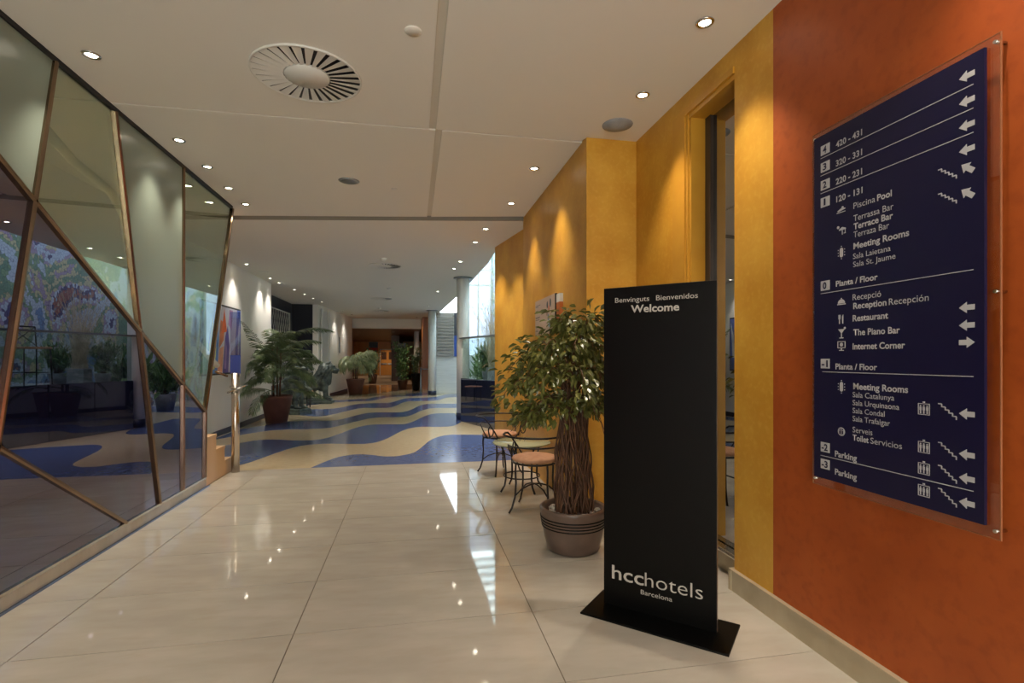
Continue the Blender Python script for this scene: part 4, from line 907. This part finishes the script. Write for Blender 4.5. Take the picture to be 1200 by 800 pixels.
downlight('small downlight over the stair foot behind the glass panels', -2.8, 6.2, CE, SPOT_NEAR*1.2, CW, .045)
# the same rows go on over the camera
for x, y in ((1.54, 1.2), (1.54, .2), (1.54, -1.0), (-1.88, 2.2), (-1.88, 1.0), (-1.88, -.4), (-1.88, -1.8), (0, -1.6), (1.54, -2.2)):
    downlight('downlight in the ceiling rows behind the viewpoint, outside the photograph', x, y, CE, SPOT_NEAR, NW, .048, 'downlights behind the viewpoint')
fr = [(.971, 6.921, 'first far downlight in the right row, next to the far yellow wall'), (.928, 7.737, 'second far downlight in the right row, next to the far yellow wall'), (.847, 9.336, 'downlight just before the nearer white column'),
      (.79, 10.092, 'downlight closest to the collar of the nearer white column'), (.641, 13.626, 'downlight midway between the two white columns'), (.504, 17.319, 'downlight just before the farther white column'), (.146, 22.3, 'last right row downlight near the lobby beam')]
for x, y, lb in fr: downlight(lb, x, y, CF, SPOT_FAR*1.15, CW, .05, size=88)
fl_ = [(-3.06, 10.358, 'left wall downlight above the abstract painting end'), (-3.09, 12.081, 'left wall downlight above the tall palm'), (-3.065, 12.744, 'left wall downlight at the corner of the navy niche'), (-2.992, 13.976, 'first downlight over the navy niche'),
       (-2.921, 14.88, 'second downlight over the navy niche'), (-2.889, 15.926, 'third downlight over the navy niche'), (-2.807, 16.871, 'downlight before the white pillar beside the far lion'), (-2.549, 19.845, 'downlight washing the white wall by the pale palm'), (-2.42, 21.4, 'farthest left row downlight near the lobby beam')]
for x, y, lb in fl_: downlight(lb, x, y, CF, SPOT_FAR*.62, CW, .05, size=88)
lobl = [(-2.6, 26.0), (-1.0, 26.5), (-3.2, 31), (-1.9, 33), (-2.0, 38), (-3.4, 38), (-2.0, 41.2), (.4, 24.7), (0.6, 30)]
for k, (x, y) in enumerate(lobl):
    downlight('warm downlight in the dark lobby ceiling beyond the white beam', x, y, 2.70, SPOT_LOBBY, (1, .72, .45), .06, 'warm lobby downlights', 120)

def vent(label, x, y, z, r, parts=True):
    t = thing('air_diffuser', label, 'air vent', (x, y, z))
    MB().lathe([(r, -.001), (r*1.0, -.010), (r*.97, -.014), (r*.965, -.001)], 48).build('rim', M['white_plain'], t)
    MB().lathe([(.001, -.0015), (r*.97, -.0012), (r*.97, -.0005)], 48).build('backing', M['iron'], t)
    MB().lathe([(.001, -.020), (r*.40, -.018), (r*.42, -.004)], 36).build('hub', M['white_plain'], t)
    n = 28; bl = None; st_ = MB()
    for k in range(n):
        a = 2*PI*k/n; b = MB(); i0, i1 = r*.42, r*.965
        w0, w1 = i0*PI/n*.70, i1*PI/n*.72
        dz = -.013
        vs = [(i0, -w0, -.014), (i1, -w1, -.012), (i1, w1, -.005), (i0, w0, -.007)]; vs += [(x_, y_, z_-.0015) for x_, y_, z_ in vs]
        fs = [(0, 1, 2, 3), (7, 6, 5, 4), (0, 4, 5, 1), (1, 5, 6, 2), (2, 6, 7, 3), (3, 7, 4, 0)]
        if parts:
            if bl is None: bl = b.add(vs, fs).build('blade', M['white_plain'], t); bl.rotation_euler = (0, 0, a)
            else: copy_obj(bl, t, None, (0, 0, a))
        else:
            R = Matrix.Rotation(a, 3, 'Z'); st_.add([R @ Vector(v) for v in vs], fs)
    if not parts: st_.build('blades', M['white_plain'], t)['kind'] = 'stuff'
vent('large round white ceiling diffuser with radial blades, nearest the camera', -.664, 3.46, CE, .335)
vent('round ceiling diffuser over the blue waves, nearest of the far three', -.528, 10.05, CF, .31, False)
vent('round ceiling diffuser, middle one of the far three', -.914, 15.54, CF, .31, False)
vent('small looking round ceiling diffuser, farthest before the lobby beam', -1.18, 19.5, CF, .31, False)
def disc_fitting(name, label, cat, x, y, z, prof, m, n=28):
    t = thing(name, label, cat, (x, y, z)); MB().lathe(prof, n).build('cover', m, t); return t
disc_fitting('cover_plate', 'small flat white round plate on the ceiling left of the long groove', 'plate', 0, 2.88, CE, [(.001, -.008), (.044, -.007), (.048, -.001)], M['ceiling'])
sp_ = disc_fitting('ceiling_speaker', 'round grey ceiling speaker between the ceiling joints', 'speaker', -.641, 5.44, CE, [(.001, -.012), (.08, -.010), (.105, -.001)], M['rail'])
sp_ = disc_fitting('ceiling_speaker', 'round chrome ceiling speaker over the yellow corner', 'speaker', 1.555, 3.74, CE, [(.001, -.035), (.05, -.03), (.085, -.015), (.115, -.006), (.118, -.001)], M['grey_stone'])
disc_fitting('ceiling_speaker', 'round ceiling speaker above the white wall near the tall palm', 'speaker', -3.0, 11.2, CF, [(.001, -.010), (.08, -.010), (.10, -.001)], M['white_plain'])
for x, y, z, lb in ((-.196, 5.6, CE, 'tiny sprinkler rose right of the round grey speaker'), (-.505, 9.3, CF, 'smoke detector just before the nearest far ceiling diffuser'), (-.60, 13.2, CF, 'smoke detector between the far ceiling diffusers'), (-1.15, 18.4, CF, 'smoke detector just before the farthest ceiling diffuser')):
    disc_fitting('smoke_detector', lb, 'detector', x, y, z, [(.001, -.045), (.03, -.045), (.045, -.02), (.05, -.001)] if z == CF else [(.001, -.006), (.03, -.005), (.034, -.001)], M['white_plain'])
